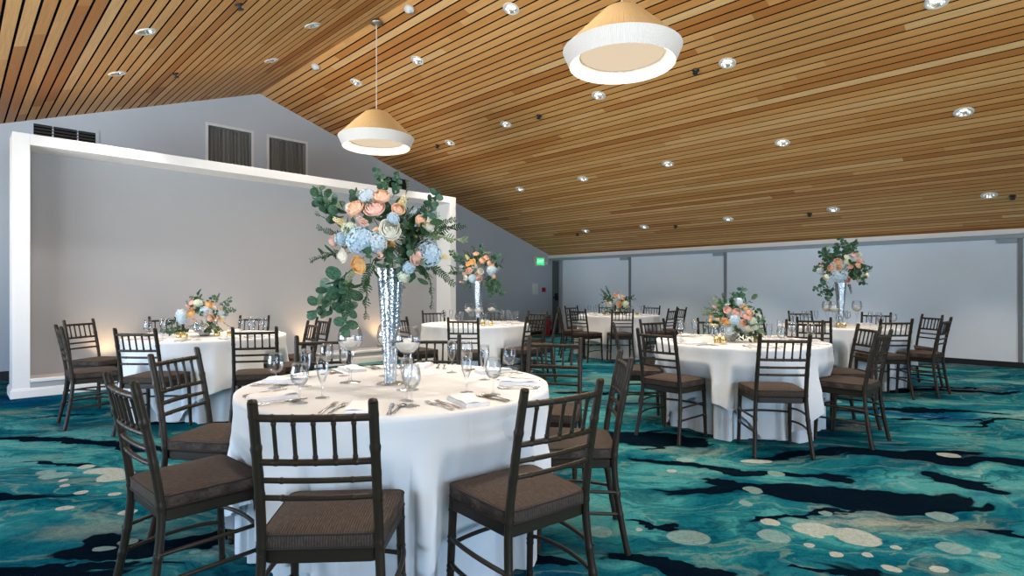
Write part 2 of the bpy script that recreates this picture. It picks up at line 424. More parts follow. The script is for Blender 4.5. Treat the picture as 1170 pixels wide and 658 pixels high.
def slab(x0, x1, y0, y1, m=None, lift=0.0, t=0.016):
    m = m or cb
    za, zb = zr(y0)+lift, zr(y1)+lift
    vs = [(x0,y0,za),(x1,y0,za),(x1,y1,zb),(x0,y1,zb),(x0,y0,za+t),(x1,y0,za+t),(x1,y1,zb+t),(x0,y1,zb+t)]
    m.add(vs, [(3,2,1,0),(4,5,6,7),(0,1,5,4),(1,2,6,5),(2,3,7,6),(3,0,4,7)], False)
for side in (1, -1):
    i = 0
    while True:
        ya = RIDGE_Y + side*(0.004 + i*PITCH); yb = ya + side*0.0885
        y0, y1 = min(ya, yb), max(ya, yb)
        if (side > 0 and y0 > YB) or (side < 0 and y1 < YF): break
        gy0, gy1 = (y1, y1+PITCH-0.0885) if side > 0 else (y0-(PITCH-0.0885), y0)
        for p0, p1, mm, lf, tt in ((y0, y1, cb, 0.0, 0.016), (gy0, gy1, fb, 0.003, 0.008)):
            hs = sorted((h[0], h[1]) for h in DL if h[1]+HOLE > p0 and h[1]-HOLE < p1)
            x = XG
            for hx, hy in hs:
                slab(x, hx-HOLE, p0, p1, mm, lf, tt)
                if hy-HOLE > p0+0.003: slab(hx-HOLE, hx+HOLE, p0, hy-HOLE, mm, lf, tt)
                if hy+HOLE < p1-0.003: slab(hx-HOLE, hx+HOLE, hy+HOLE, p1, mm, lf, tt)
                x = hx+HOLE
            slab(x, XR, p0, p1, mm, lf, tt)
        i += 1
ceil = struct(cb.obj('ceiling', M['ceiling']))
fb.obj('gap_shade_strips', M['dark'], ceil)  # black strips added in the slat gaps so they read as deep shade
bk = MB()
for ya, yb in ((YF-0.1, RIDGE_Y), (RIDGE_Y, YB+0.5)):
    q = 0.16
    bk.add([(XG-.1,ya,zr(ya)+q),(XR+.1,ya,zr(ya)+q),(XR+.1,yb,zr(yb)+q),(XG-.1,yb,zr(yb)+q),(XG-.1,ya,zr(ya)+q+.05),(XR+.1,ya,zr(ya)+q+.05),(XR+.1,yb,zr(yb)+q+.05),(XG-.1,yb,zr(yb)+q+.05)],
           [(3,2,1,0),(4,5,6,7),(0,1,5,4),(1,2,6,5),(2,3,7,6),(3,0,4,7)], False)
o = bk.obj('backing', M['dark'], ceil)

# left gable wall with real openings for the small high windows
def gable(name, x, th, mat, holes):
    # holes (y0,y1,z0,z1) cut by splitting into vertical strips
    g = MB(); ys = sorted({YF-0.1, RIDGE_Y, YB+0.05} | {h[0] for h in holes} | {h[1] for h in holes})
    for ya, yb in zip(ys[:-1], ys[1:]):
        ym = (ya+yb)/2; zs = [(0.0, None)]
        hh = [h for h in holes if h[0] <= ym <= h[1]]
        spans = [(0.0, None)]
        if hh:
            h = hh[0]; spans = [(0.0, h[2]), (h[3], None)]
        for z0, z1 in spans:
            t0 = zr(ya)+0.20 if z1 is None else z1; t1 = zr(yb)+0.20 if z1 is None else z1
            g.add([(x,ya,z0),(x,yb,z0),(x,yb,t1),(x,ya,t0),(x+th,ya,z0),(x+th,yb,z0),(x+th,yb,t1),(x+th,ya,t0)],
                  [(0,1,2,3),(7,6,5,4),(0,4,5,1),(1,5,6,2),(2,6,7,3),(3,7,4,0)], False)
    return struct(g.obj(name, mat))
WIN = [(3.024,3.717,3.15,3.97),(4.027,4.702,3.15,3.96)]
gable('wall_left', XG, -0.25, M['wall'], WIN)
for k, (y0, y1, z0, z1) in enumerate(WIN):
    f = MB(); w = 0.045
    f.bx(XG-0.02, XG+0.012, y0-w, y0, z0-w, z1+w); f.bx(XG-0.02, XG+0.012, y1, y1+w, z0-w, z1+w)
    f.bx(XG-0.02, XG+0.012, y0, y1, z1, z1+w); f.bx(XG-0.02, XG+0.012, y0, y1, z0-w, z0)
    fo = struct(f.obj('window_%d' % (k+1), M['alcovetrim']))
    c = MB(); nfold = 11 if k == 0 else 8
    def drape(u, v, y0=y0, y1=y1, z0=z0, z1=z1, nf=nfold, k=k):
        ph = u*nf*2*PI + 0.6*math.sin(u*9+k)
        return (XG-0.09+0.028*math.sin(ph)+0.008*math.sin(2.3*ph), y0+u*(y1-y0), z0+v*(z1-z0))
    c.grid(drape, 130, 2)
    c.obj('curtain', M['blind'], fo)
    gmb = MB(); gmb.bx(XG-0.20, XG-0.19, y0, y1, z0, z1); gmb.obj('pane', M['dark'], fo)

bw = MB(); bw.bx(-9.675, XR, YB, YB+0.15, 0, 2.16); bw.bx(XG-0.25, -9.675, YB+0.30, YB+0.45, 0, 2.2)
bw.bx(XG-0.25, XG, YB+0.05, YB+0.45, 0, 2.2); bw.bx(XG-0.1, XR, YB+0.16, YB+0.45, 2.16, 2.7); bw.bx(-9.80, -9.675, YB, YB+0.32, 0, 2.16)
struct(bw.obj('wall_back', M['wallback']))
tr = MB(); tr.bx(XG+0.0, XR, YB-0.14, YB+0.02, 2.085, 2.165)
struct(tr.obj('trim_1', M['white']))
tr = MB(); tr.bx(XG+0.0, XR, YB-0.11, YB, 2.02, 2.083)
struct(tr.obj('trim_2', M['soffit']))
def back_x(px):
    k = (px-CX)/F; d = YB/S2/(1+k); return S2*(k-1)*d
for i, px in enumerate((720, 829, 1166)):
    x = back_x(px); p = MB(); p.bx(x-0.028, x+0.028, YB-0.025, YB-0.001, 0.09, 2.02)
    po = struct(p.obj('trim_%d' % (i+3), M['post']))
    b = MB(); b.bx(x-0.26, x-0.03, YB-0.06, YB-0.001, 1.95, 2.02); b.obj('bracket', M['soffit'], po)
bb = MB(); bb.bx(-9.675, XR, YB-0.015, YB-0.001, 0, 0.09); struct(bb.obj('baseboard_back', M['baseboard']))
bb = MB(); bb.bx(XG+0.001, XG+0.016, YF, YB, 0, 0.12); struct(bb.obj('baseboard_left', M['baseboard']))
dr = MB(); dr.bx(XG+0.001, XG+0.03, YB+0.03, YB+0.27, 0.01, 2.02)
do = struct(dr.obj('door_1', M['door']))
dh = MB(); dh.bx(XG+0.03, XG+0.075, YB+0.03, YB+0.22, 0.98, 1.03); dh.bx(XG+0.03, XG+0.06, YB+0.10, YB+0.20, 0.92, 1.12); dh.obj('door_handle', M['black'], do)

# walls behind and beside the viewer, with the windows that light the room
def wall_with_windows(name, x0, x1, y0, y1, ztop, along, wins, z0, z1, mat):
    g = MB(); lo, hi = (x0, x1) if along == 'x' else (y0, y1)
    edges = [lo] + [e for w in wins for e in w] + [hi]
    for i in range(0, len(edges), 2):
        a, b = edges[i], edges[i+1]
        if along == 'x': g.bx(a, b, y0, y1, 0, ztop)
        else: g.bx(x0, x1, a, b, 0, ztop)
    for a, b in wins:
        for za, zb in ((0, z0), (z1, ztop)):
            if along == 'x': g.bx(a, b, y0, y1, za, zb)
            else: g.bx(x0, x1, a, b, za, zb)
    return struct(g.obj(name, mat))
FW = [(-7.6,-5.2),(-4.9,-2.5)]
wall_with_windows('wall_front', XG, XR, YF-0.15, YF, 2.4, 'x', FW, 0.25, 2.02, M['wall'])
RW = [(-2.6,-0.1),(0.2,2.7)]
wall_with_windows('wall_right', XR, XR+0.15, YF, YB, 4.9, 'y', RW, 0.25, 3.6, M['wall'])
wi = 3
for a, b in FW:
    f = MB(); w = 0.05
    for x in (a, (a+b)/2-w/2, b-w): f.bx(x, x+w, YF-0.11, YF-0.05, 0.25, 2.02)
    f.bx(a, b, YF-0.11, YF-0.05, 0.25, 0.30); f.bx(a, b, YF-0.11, YF-0.05, 1.97, 2.02)
    struct(f.obj('window_%d' % wi, M['white'])); wi += 1
for a, b in RW:
    f = MB(); w = 0.05
    for y in (a, (a+b)/2-w/2, b-w): f.bx(XR+0.05, XR+0.11, y, y+w, 0.25, 3.6)
    f.bx(XR+0.05, XR+0.11, a, b, 0.25, 0.30); f.bx(XR+0.05, XR+0.11, a, b, 3.55, 3.6)
    struct(f.obj('window_%d' % wi, M['white'])); wi += 1

# white framed alcove standing before the gable wall
AX0, AX1 = -8.82, -8.36; AY0, AY1 = 0.477, 6.84
al = MB()
al.bx(AX0-0.04, -8.79, AY0, AY1, 0, 2.99)                       # back panel
al.bx(-8.79, AX1, AY0+0.15, AY1-0.14, 0, 0.20)
alo = struct(al.obj('wall_alcove', M['alcove']))
fr = MB()
fr.bx(-8.79, AX1, AY0, AY0+0.152, 0, 2.99); fr.bx(-8.79, AX1, AY1-0.14, AY1, 0, 2.99)
fr.bx(-8.79, AX1, AY0+0.152, AY1-0.14, 2.866, 2.99)
fr.obj('frame', M['white'], alo, bevel=0.004)
ba = MB()
for (e, z0, z1) in ((0.020, 0, 0.085), (0.012, 0.085, 0.105), (0.022, 0.20-0.03, 0.205)):
    if z1 > 0.2: ba.bx(AX1-0.05, AX1+0.012, AY0+0.152, AY1-0.14, z0, z1)
    else: ba.bx(AX0-0.04, AX1+e, AY0-e, AY1+e, z0, z1)
ba.obj('base_moulding', M['white'], alo, bevel=0.003)
for i, y in enumerate((1.40, 2.72, 4.05, 5.38)):
    lb = ('left end', 'second from the left', 'second from the right', 'right end')[i]
    t = thing('uplight', 'small uplight washing the alcove back panel, %s of the ledge' % lb, 'uplight', (-8.70, y, 0.2), 0, 'uplights on the alcove ledge')
    b = MB(); b.lathe([(0,0),(0.045,0),(0.045,0.05),(0.035,0.055),(0.035,0.03)], 16); b.obj('housing', M['nickel'], t)
    b = MB(); b.lathe([(0.0,0.035),(0.034,0.035)], 16); b.obj('lens', M['bulb'], t)

# vents on the gable
def vent(y0, y1, z0, z1, label):
    t = thing('wall_vent', label, 'vent', (XG+0.001, y0, z0), 0, 'air vents on the gable wall')
    L = y1-y0; h = z1-z0; w = 0.04
    f = MB(); f.bx(0,0.02,-w,0,-w,h+w); f.bx(0,0.02,L,L+w,-w,h+w); f.bx(0,0.02,0,L,h,h+w); f.bx(0,0.02,0,L,-w,0)
    f.bx(0.002,0.014,L*0.30-0.008,L*0.30+0.008,0,h); f.bx(0.002,0.014,L*0.70-0.008,L*0.70+0.008,0,h)
    f.obj('frame', M['wall'], t)
    f = MB(); f.bx(0,0.003,0,L,0,h); f.obj('backing', M['dark'], t)
    f = MB(); k = int(h/0.042)
    for i in range(k):
        z = (i+0.5)*h/k; f.add([(0.004,0,z+0.014),(0.004,L,z+0.014),(0.02,L,z-0.012),(0.02,0,z-0.012),(0.004,0,z+0.018),(0.004,L,z+0.018),(0.022,L,z-0.008),(0.022,0,z-0.008)],
              [(3,2,1,0),(4,5,6,7),(0,1,5,4),(1,2,6,5),(2,3,7,6),(3,0,4,7)], False)
    f.obj('louvre', M['grille'], t)
vent(0.80, 1.50, 3.22, 3.53, 'long dark louvred air vent high on the gable above the alcove left corner')
vent(6.22, 6.975, 3.30, 3.60, 'dark louvred air vent on the gable above the alcove right end, behind the tall flowers')

# exit sign, keypad, pull station, extinguisher
t = thing('exit_sign', 'green lit EXIT sign on the gable wall near the back corner', 'exit sign', (XG+0.001, 11.22, 1.98))
b = MB(); b.bx(0,0.06,-0.20,0.20,-0.13,0.13); b.obj('housing', M['plastic'], t, bevel=0.006)
b = MB(); b.bx(0.06,0.064,-0.145,0.145,-0.09,0.09); b.obj('panel', M['exit'], t)
cu = bpy.data.curves.new('exit_letters', 'FONT'); cu.body = 'EXIT'; cu.size = 0.125; cu.align_x = 'CENTER'; cu.align_y = 'CENTER'; cu.extrude = 0.002
co_ = bpy.data.objects.new('tmp_letters', cu); COL.objects.link(co_)
me = bpy.data.meshes.new_from_object(co_.evaluated_get(bpy.context.evaluated_depsgraph_get()))
bpy.data.objects.remove(co_)
me.materials.clear(); me.materials.append(M['exittext'])
lo = bpy.data.objects.new('letters', me); COL.objects.link(lo); lo.parent = t; lo.location = (0.0665, 0, 0); lo.rotation_euler = (PI/2, 0, PI/2)
for s in (-1, 1):
    b = MB(); b.lathe([(0,0),(0.03,0.0),(0.05,0.03),(0.05,0.07),(0.0,0.075)], 14)
    b.xform(Matrix.Translation((0.03, s*0.235, 0.03 if s < 0 else -0.04)) @ Matrix.Rotation(PI/2, 4, 'Y')); b.obj('lamp_head', M['plastic'], t)
b = MB(); b.bx(0,0.04,-0.10,0.10,-0.15,0.15); b.bx(0.04,0.045,-0.07,0.07,0.02,0.10)
tag(b.obj('control_panel', M['plastic'], None, (XG+0.001, 11.05, 1.24), bevel=0.004), 'white wall control box below the exit sign', 'control box')
b = MB(); b.bx(0,0.05,-0.05,0.05,-0.06,0.06); b.bx(0.05,0.07,-0.035,0.035,-0.015,0.015)
tag(b.obj('fire_alarm_pull', M['red'], None, (XG+0.001, 11.40, 1.22), bevel=0.004), 'small red fire alarm pull beside the white control box', 'fire alarm')
t = thing('fire_extinguisher', 'red extinguisher on the floor in the back corner under the exit sign', 'fire extinguisher', (XG+0.25, 11.30, 0))
b = MB(); b.lathe([(0,0),(0.075,0),(0.08,0.02),(0.08,0.36),(0.06,0.42),(0.022,0.45),(0.022,0.47),(0,0.47)], 20); b.obj('cylinder', M['red'], t)
b = MB(); b.bx(-0.02,0.10,-0.012,0.012,0.47,0.50); b.bx(-0.02,0.11,-0.008,0.008,0.52,0.535); b.tube([(0.02,0,0.49),(0.09,0.02,0.44),(0.10,0.03,0.25)],0.010,8); b.obj('valve', M['black'], t)

# ------------------------------------------------------------------ lights in the ceiling
def slope_rot(y):
    return math.atan(-SLR) if y >= RIDGE_Y else math.atan(SLL)
rt = MB(); rt.lathe([(0.066,-0.002),(0.070,-0.010),(0.090,-0.010),(0.098,-0.004),(0.098,0.0)], 28)
rf = MB(); rf.lathe([(0.068,-0.008),(0.064,0.0),(0.055,0.03),(0.045,0.06),(0.038,0.085)], 28)
rb = MB(); rb.lathe([(0.0,0.045),(0.022,0.047),(0.034,0.055),(0.040,0.078)], 18)
me_t, me_r, me_b = rt.mesh('trim_ring', M['trimwhite']), rf.mesh('reflector', M['chrome']), rb.mesh('bulb', M['bulb'])
DLW = ['left slope, nearest the top-left corner','left slope, above the long vent','left slope, at the top beside the ridge','left slope, lower right, above the curtained windows',
 'right slope, just above the small hanging lamp','right slope, beside the small hanging lamp cord','at the top edge, left of the large hanging lamp','low, right of the small hanging lamp shade',
 'between the two hanging lamps, middle height','directly below the large hanging lamp','right of the large hanging lamp','at the very top edge toward the right',
 'lower row, leftmost, above the middle tall flowers','lower middle row, second from left','lower middle row, centre of the right slope','middle of the right slope, right of centre','far right, upper of the two there',
 'bottom row, leftmost near the exit sign','bottom row, second from left','bottom row, third from left','bottom row, fourth, above the far right flowers','bottom row, rightmost']
dl0 = None
for (x, y), wd in zip(DL, DLW + ['beyond the edge of the picture']*(len(DL)-len(DLW))):
    t = thing('downlight', 'recessed chrome ceiling light, '+wd, 'ceiling light', (x, y, zr(y)), 0, 'recessed ceiling lights')
    t.rotation_euler = (slope_rot(y), 0, 0)
    for nm, me in (('trim_ring', me_t), ('reflector', me_r), ('bulb', me_b)):
        o = bpy.data.objects.new(nm, me); COL.objects.link(o); o.parent = t
sp = MB(); sp.lathe([(0,0.0),(0.03,0.0),(0.03,-0.006),(0.010,-0.010),(0.010,-0.03),(0.022,-0.034),(0.022,-0.038),(0.0,-0.038)], 14)
sp.tube([(-0.014,0,-0.010),(-0.016,0,-0.03)],0.003,6); sp.tube([(0.014,0,-0.010),(0.016,0,-0.03)],0.003,6)
me_s = sp.mesh('sprinkler', M['steel'])
for (px, py, wd) in ((273,5,'at the top of the left slope'),(200,84,'on the left slope above the first window'),(795,80,'right of the large hanging lamp'),(616,132,'between the two hanging lamps'),(500,166,'beside the small hanging lamp shade'),(660,267,'low near the exit sign'),(772,258,'low in the middle of the right slope'),(925,244,'low above the far right flowers'),(1157,224,'low at the far right edge')):
    x, y = px_ceiling(px, py)
    o = bpy.data.objects.new('sprinkler', me_s); COL.objects.link(o); o.location = (x, y, zr(y)); o.rotation_euler = (slope_rot(y),0,0); o.scale = (1.4,1.4,1.4)
    tag(o, 'small dark ceiling sprinkler head '+wd, 'sprinkler', 'ceiling sprinklers')
sd = MB(); sd.lathe([(0.0,0.0),(0.065,0.0),(0.065,-0.03),(0.055,-0.05),(0.030,-0.055),(0.030,-0.07),(0.0,-0.072)], 22)
me_d = sd.mesh('smoke_detector', M['plastic'])
for (px, py, wd) in ((361,75,'near the ridge left of the small hanging lamp cord'),(468,9,'near the ridge right of the small hanging lamp cord')):
    x, y = px_ceiling(px, py)
    o = bpy.data.objects.new('smoke_detector', me_d); COL.objects.link(o); o.location = (x, y, zr(y)); o.rotation_euler = (slope_rot(y),0,0)
    tag(o, 'white round smoke detector '+wd, 'smoke detector', 'smoke detectors')

def pendant(a, d, label):
    p = W(a, d); p.y = RIDGE_Y
    zc = RIDGE_Z
    t = thing('pendant_lamp', label, 'hanging lamp', (p.x, p.y, zc), 0, 'hanging lamps on the ridge')
    b = MB(); b.lathe([(0,0.0),(0.06,-0.005),(0.075,-0.03),(0.075,-0.055),(0.02,-0.06),(0,-0.06)], 22); b.obj('canopy', M['nickel'], t)
    b = MB(); b.tube([(0,0,-0.05),(0,0,3.50-zc)], 0.006, 8); b.obj('cord', M['trimwhite'], t)
    b = MB(); P0 = 180
    b.grid(lambda u, v: ((0.145+(0.478-0.145)*v+0.0025*math.sin(u*2*PI*90))*math.cos(u*2*PI), (0.145+(0.478-0.145)*v+0.0025*math.sin(u*2*PI*90))*math.sin(u*2*PI), 3.50-zc-0.325*v), 360, 6, closed=True)
    b.lathe([(0.0,3.505-zc),(0.12,3.508-zc),(0.145,3.50-zc)], 60)
    b.obj('shade', M['shade'], t)
    b = MB(); b.grid(lambda u, v: ((0.480-(0.480-0.425)*v)*math.cos(u*2*PI), (0.480-(0.480-0.425)*v)*math.sin(u*2*PI), 3.177-zc-0.125*v), 120, 4, closed=True)
    b.obj('rim_band', M['band'], t)
    b = MB(); b.grid(lambda u, v: ((0.424+(0.335-0.424)*v)*math.cos(u*2*PI), (0.424+(0.335-0.424)*v)*math.sin(u*2*PI), 3.052-zc+0.085*v), 120, 4, closed=True)
    b.obj('inner_lining', M['lining'], t)
    b = MB(); b.lathe([(0.0,3.139-zc),(0.20,3.139-zc),(0.336,3.137-zc)], 60); b.obj('diffuser', M['diffuser'], t)
    for nm, z, e in (('lamp_above', 3.27, 2.6), ('lamp_below', 3.132, 25.0)):
        l = bpy.data.lights.new(nm, 'POINT' if z > 3.2 else 'AREA'); l.energy = e; l.color = (1.0, 0.80, 0.58); 
        if z > 3.2: l.shadow_soft_size = 0.10
        else:
            l.shape = 'DISK'; l.size = 0.60; l.energy = e*1.6
        o = bpy.data.objects.new(nm, l); COL.objects.link(o); o.parent = t; o.location = (0, 0, z-zc)
pendant(-1.747, 7.22, 'smaller-looking pleated hanging lamp above the tall flowers, left of centre')
pendant(0.897, 4.576, 'large pleated hanging lamp at the top centre of the picture')

# spot beams of the recessed lights
for (x, y) in DL:
    l = bpy.data.lights.new('downlight_beam', 'SPOT'); l.energy = 108; l.color = (1.0, 0.88, 0.77); l.spot_size = math.radians(88); l.spot_blend = 0.7; l.shadow_soft_size = 0.05
    o = bpy.data.objects.new('downlight_beam', l); COL.objects.link(o); o.location = (x, y, zr(y)-0.03)
for y in (1.40, 2.72, 4.05, 5.38):
    l = bpy.data.lights.new('uplight_beam', 'SPOT'); l.energy = 16; l.color = (1.0, 0.62, 0.30); l.spot_size = math.radians(100); l.spot_blend = 0.9; l.shadow_soft_size = 0.04
    o = bpy.data.objects.new('uplight_beam', l); COL.objects.link(o); o.location = (-8.58, y, 0.27); o.rotation_euler = (0, math.radians(180-16), 0)

# ------------------------------------------------------------------ chairs
def bez(p0, p1, p2, p3, n):
    out = []
    for i in range(n+1):
        t = i/n; out.append(tuple(((1-t)**3)*p0[k]+3*((1-t)**2)*t*p1[k]+3*(1-t)*t*t*p2[k]+t**3*p3[k] for k in range(3)))
    return out
def beaded(pts, r0, r1, beads, amp=0.0028, sig=0.0045):
    P = [Vector(p) for p in pts]; L = [0]
    for i in range(1, len(P)): L.append(L[-1]+(P[i]-P[i-1]).length)
    tot = L[-1]
    # resample finely
    out, rad = [], []; n = 90
    j = 0
    for i in range(n+1):
        s = tot*i/n
        while j < len(L)-2 and L[j+1] < s: j += 1
        f = (s-L[j])/max(1e-9, L[j+1]-L[j]); out.append(P[j].lerp(P[j+1], f))
        r = r0+(r1-r0)*i/n
        for b in beads: r += amp*math.exp(-((s/tot-b)*tot/sig)**2)
        rad.append(r)
    return out, rad
def make_chair():
    t = thing('banquet_chair', '', 'chair')
    fm = M['frame']
    # seat cushion: trapezoid with rounded corners, domed
    def outline(s, w0, w1, y0, y1, r=0.045, n=8):
        cs = [(-w0/2, y0), (w0/2, y0), (w1/2, y1), (-w1/2, y1)]; pts = []
        for i, (x, y) in enumerate(cs):
            px, py = cs[i-1]; nx, ny = cs[(i+1) % 4]
            a = Vector((px-x, py-y)).normalized(); b = Vector((nx-x, ny-y)).normalized()
            A = Vector((x, y))+a*r; B = Vector((x, y))+b*r; C = Vector((x, y))
            for k in range(n+1):
                u = k/n; q = A*(1-u)**2+C*2*u*(1-u)+B*u*u; pts.append((q.x*s, (q.y-(y0+y1)/2)*s+(y0+y1)/2))
        return pts
    c = MB(); w0, w1, y0, y1 = 0.365, 0.415, -0.195, 0.176
    layers = [(0.93,0.432),(0.985,0.436),(1.0,0.446),(1.0,0.472),(0.985,0.482),(0.93,0.487),(0.75,0.494),(0.45,0.500),(0.15,0.502)]
    n = len(outline(1, w0, w1, y0, y1)); vs = []
    for s, z in layers: vs += [(x, y, z) for x, y in outline(s, w0, w1, y0, y1)]
    fs = []
    for i in range(len(layers)-1):
        for k in range(n): fs.append((i*n+k, i*n+(k+1) % n, (i+1)*n+(k+1) % n, (i+1)*n+k))
    fs.append(tuple(range((len(layers)-1)*n, len(layers)*n)))
    fs.append(tuple(range(n))[::-1]); c.add(vs, fs, True)
    cu = c.obj('seat_cushion', M['cushion'], t)
    pp = MB()
    for s, z in ((0.993,0.481),(1.0,0.440)):
        q = [(x, y, z) for x, y in outline(s, w0, w1, y0, y1)]; q.append(q[0]); pp.tube(q, 0.0032, 6, cap=False)
    pp.obj('piping', M['piping'], cu)
    f = MB()
    oo = outline(0.985, 0.355, 0.405, -0.185, 0.170, 0.03); nn = len(oo); vs = []
    for s, z in ((0.97,0.388),(1.0,0.393),(1.0,0.428),(0.98,0.433)):
        vs += [(x*s, y*s, z) for x, y in oo]
    fs = []
    for i in range(3):
        for k in range(nn): fs.append((i*nn+k, i*nn+(k+1) % nn, (i+1)*nn+(k+1) % nn, (i+1)*nn+k))
    fs.append(tuple(range(nn))[::-1]); fs.append(tuple(range(3*nn, 4*nn))); f.add(vs, fs, False)
    f.obj('seat_frame', fm, t)
    for s in (-1, 1):
        pts = bez((s*0.203,-0.245,0), (s*0.190,-0.205,0.18), (s*0.178,-0.180,0.36), (s*0.176,-0.185,0.44), 14) + bez((s*0.176,-0.185,0.44), (s*0.174,-0.192,0.55), (s*0.172,-0.232,0.75), (s*0.172,-0.265,0.895), 16)[1:]
        q, r = beaded(pts, 0.0150, 0.0150, (0.015,0.04,0.20,0.215,0.30,0.315,0.50,0.66,0.675,0.75,0.83,0.845,0.96))
        b = MB(); b.tube(q, r, 10); b.lathe([(0.0150,0),(0.012,0.008),(0,0.011)], 10, (q[-1].x, q[-1].y, q[-1].z)); b.obj('back_leg', fm, t)
        pts = [(s*0.196,0.170,0), (s*0.192,0.160,0.22), (s*0.188,0.150,0.432)]
        q, r = beaded(pts, 0.0130, 0.0165, (0.03,0.07,0.36,0.40,0.62,0.66,0.9))
        b = MB(); b.tube(q, r, 10); b.obj('front_leg', fm, t)
        for z in (0.185, 0.285):
            yb = -0.21 if z > 0.2 else -0.222
            pts = bez((s*0.186,yb,z-0.005), (s*0.225,yb+0.12,z+0.012), (s*0.226,0.08,z+0.012), (s*0.192,0.160,z), 14)
            b = MB(); b.tube(pts, 0.0085, 8); b.obj('stretcher', fm, t)
    b = MB(); b.tube(bez((-0.19,0.158,0.255),(-0.10,0.190,0.262),(0.10,0.190,0.262),(0.19,0.158,0.255),14), 0.0085, 8); b.obj('stretcher', fm, t)
    def back_y(z): return -0.192 - 0.073*max(0.0, (z-0.50)/0.395)**1.25
    for z, rr in ((0.848,0.0115),(0.712,0.0105),(0.655,0.0090),(0.600,0.0090)):
        y = back_y(z); pts = [(x*0.172, y-0.012*(1-x*x), z) for x in [i/8-1 for i in range(17)]]
        q, r = beaded(pts, rr, rr, (0.16,0.33,0.5,0.67,0.84) if z > 0.7 else (0.2,0.8), 0.002, 0.004)
        b = MB(); b.tube(q, r, 8); b.obj('back_rail', fm, t)
    for i in range(5):
        x = (-2+i)*0.0575; k = 1-(x/0.172)**2
        pts = [(x, back_y(0.712)-0.012*k, 0.712), (x, back_y(0.78)-0.012*k, 0.78), (x, back_y(0.848)-0.012*k, 0.848)]
        q, r = beaded(pts, 0.0065, 0.0065, (0.12,0.88), 0.0025, 0.004)
        b = MB(); b.tube(q[::3], r[::3], 8); b.obj('spindle', fm, t)
    return t

TABLES = [  # (a, d, words for labels)
 (-0.565, 2.80, 'nearest table'),
 (-3.12, 5.75, 'left alcove table'),
 (-0.50, 7.75, 'middle tall-vase table'),
 (1.99, 10.45, 'far back-wall table'),
 (2.09, 5.15, 'right low-flower table'),
 (4.28, 7.30, 'far right tall-vase table'),
]
CH = [  # table, px of the back's centre, depth of the back top, facing, place word
 (0,137,2.05,(.66,.75),'front-left'),(0,357.5,1.62,(-.05,1),'front'),(0,645,1.90,(-.60,.80),'front-right'),(0,713,2.78,(-.996,.05),'right'),
 (0,634,3.74,(-.25,-.97),'back-right'),(0,497,3.98,(0,-1),'back'),(0,369,3.92,(.35,-.94),'back-left'),(0,200,2.93,(.99,-.10),'left'),
 (1,66.5,4.97,(.70,.70),'front-left'),(1,90,6.0,(.99,-.13),'left'),(1,154,4.62,(.05,1),'front'),(1,291,4.80,(-.28,.96),'front-right'),
 (1,359,5.70,(-.773,-.633),'right'),(1,370,6.45,(-.73,-.68),'back-right'),(1,190,6.75,(.60,-.80),'back-left'),(1,291,6.95,(.05,-1),'back'),
 (2,456,6.75,(.75,.66),'front-left'),(2,529,6.45,(.05,1),'front'),(2,495,8.70,(.45,-.90),'back-left'),(2,561,8.98,(-.1,-1),'back'),
 (2,613,6.85,(-.70,.71),'front-right'),(2,614.5,8.42,(-.62,-.78),'back-right'),(2,637,7.55,(-.995,.10),'right'),
 (3,659.5,9.45,(.72,.69),'front-left'),(3,652.5,11.3,(.62,-.78),'back-left'),(3,638,10.2,(.99,.0),'left'),(3,711.5,9.28,(.03,1),'front'),
 (3,694,11.65,(0,-1),'back'),(3,745,11.4,(-.65,-.76),'back-right'),(3,769.5,9.65,(-.72,.69),'front-right'),(3,779,10.4,(-.98,-.2),'right'),
 (4,754,4.57,(.75,.66),'front-left'),(4,897,4.02,(.10,.995),'front'),(4,1010,4.38,(-.65,.76),'front-right'),(4,993,5.08,(-1,.05),'right'),
 (4,919,5.95,(-.60,-.80),'back-right'),(4,815,6.35,(-.1,-1),'back'),(4,747.7,6.10,(.5,-.86),'back-left'),(4,701,5.32,(.98,-.15),'left'),
 (5,930,6.60,(.50,.87),'front-left'),(5,1024,6.18,(.0,1),'front'),(5,1080,6.42,(-.62,.785),'front-right'),(5,1064,7.2,(-1,0),'right'),
 (5,1001,7.95,(-.65,-.76),'back-right'),(5,914,8.52,(0,-1),'back'),(5,866.5,8.15,(.70,-.71),'back-left'),
]
chair0 = make_chair(); first = True
CHAIRS = []
for ti, px, d, (fa, fd), pl in CH:
    f = Wdir(fa, fd); top = W((px-CX)/F*d, d); loc = top + f*0.265; loc.z = 0
    tc = W(TABLES[ti][0], TABLES[ti][1]); gap = 0.735 - (loc + f*0.18 - tc).length      # how far the seat would reach under the cloth
    if gap > 0.05: loc -= f*min(0.08, gap-0.05)
    rz = math.atan2(-f.x, f.y)
    lb = 'dark brown padded chair, %s of the %s' % (pl, TABLES[ti][2])
    g = 'banquet chairs around the round tables'
    if first:
        chair0.location = loc; chair0.rotation_euler = (0,0,rz); chair0['label'] = lb; chair0['group'] = g; first = False
    else: dup(chair0, loc, rz, lb, g)
    CHAIRS.append((ti, loc, f, rz, pl))

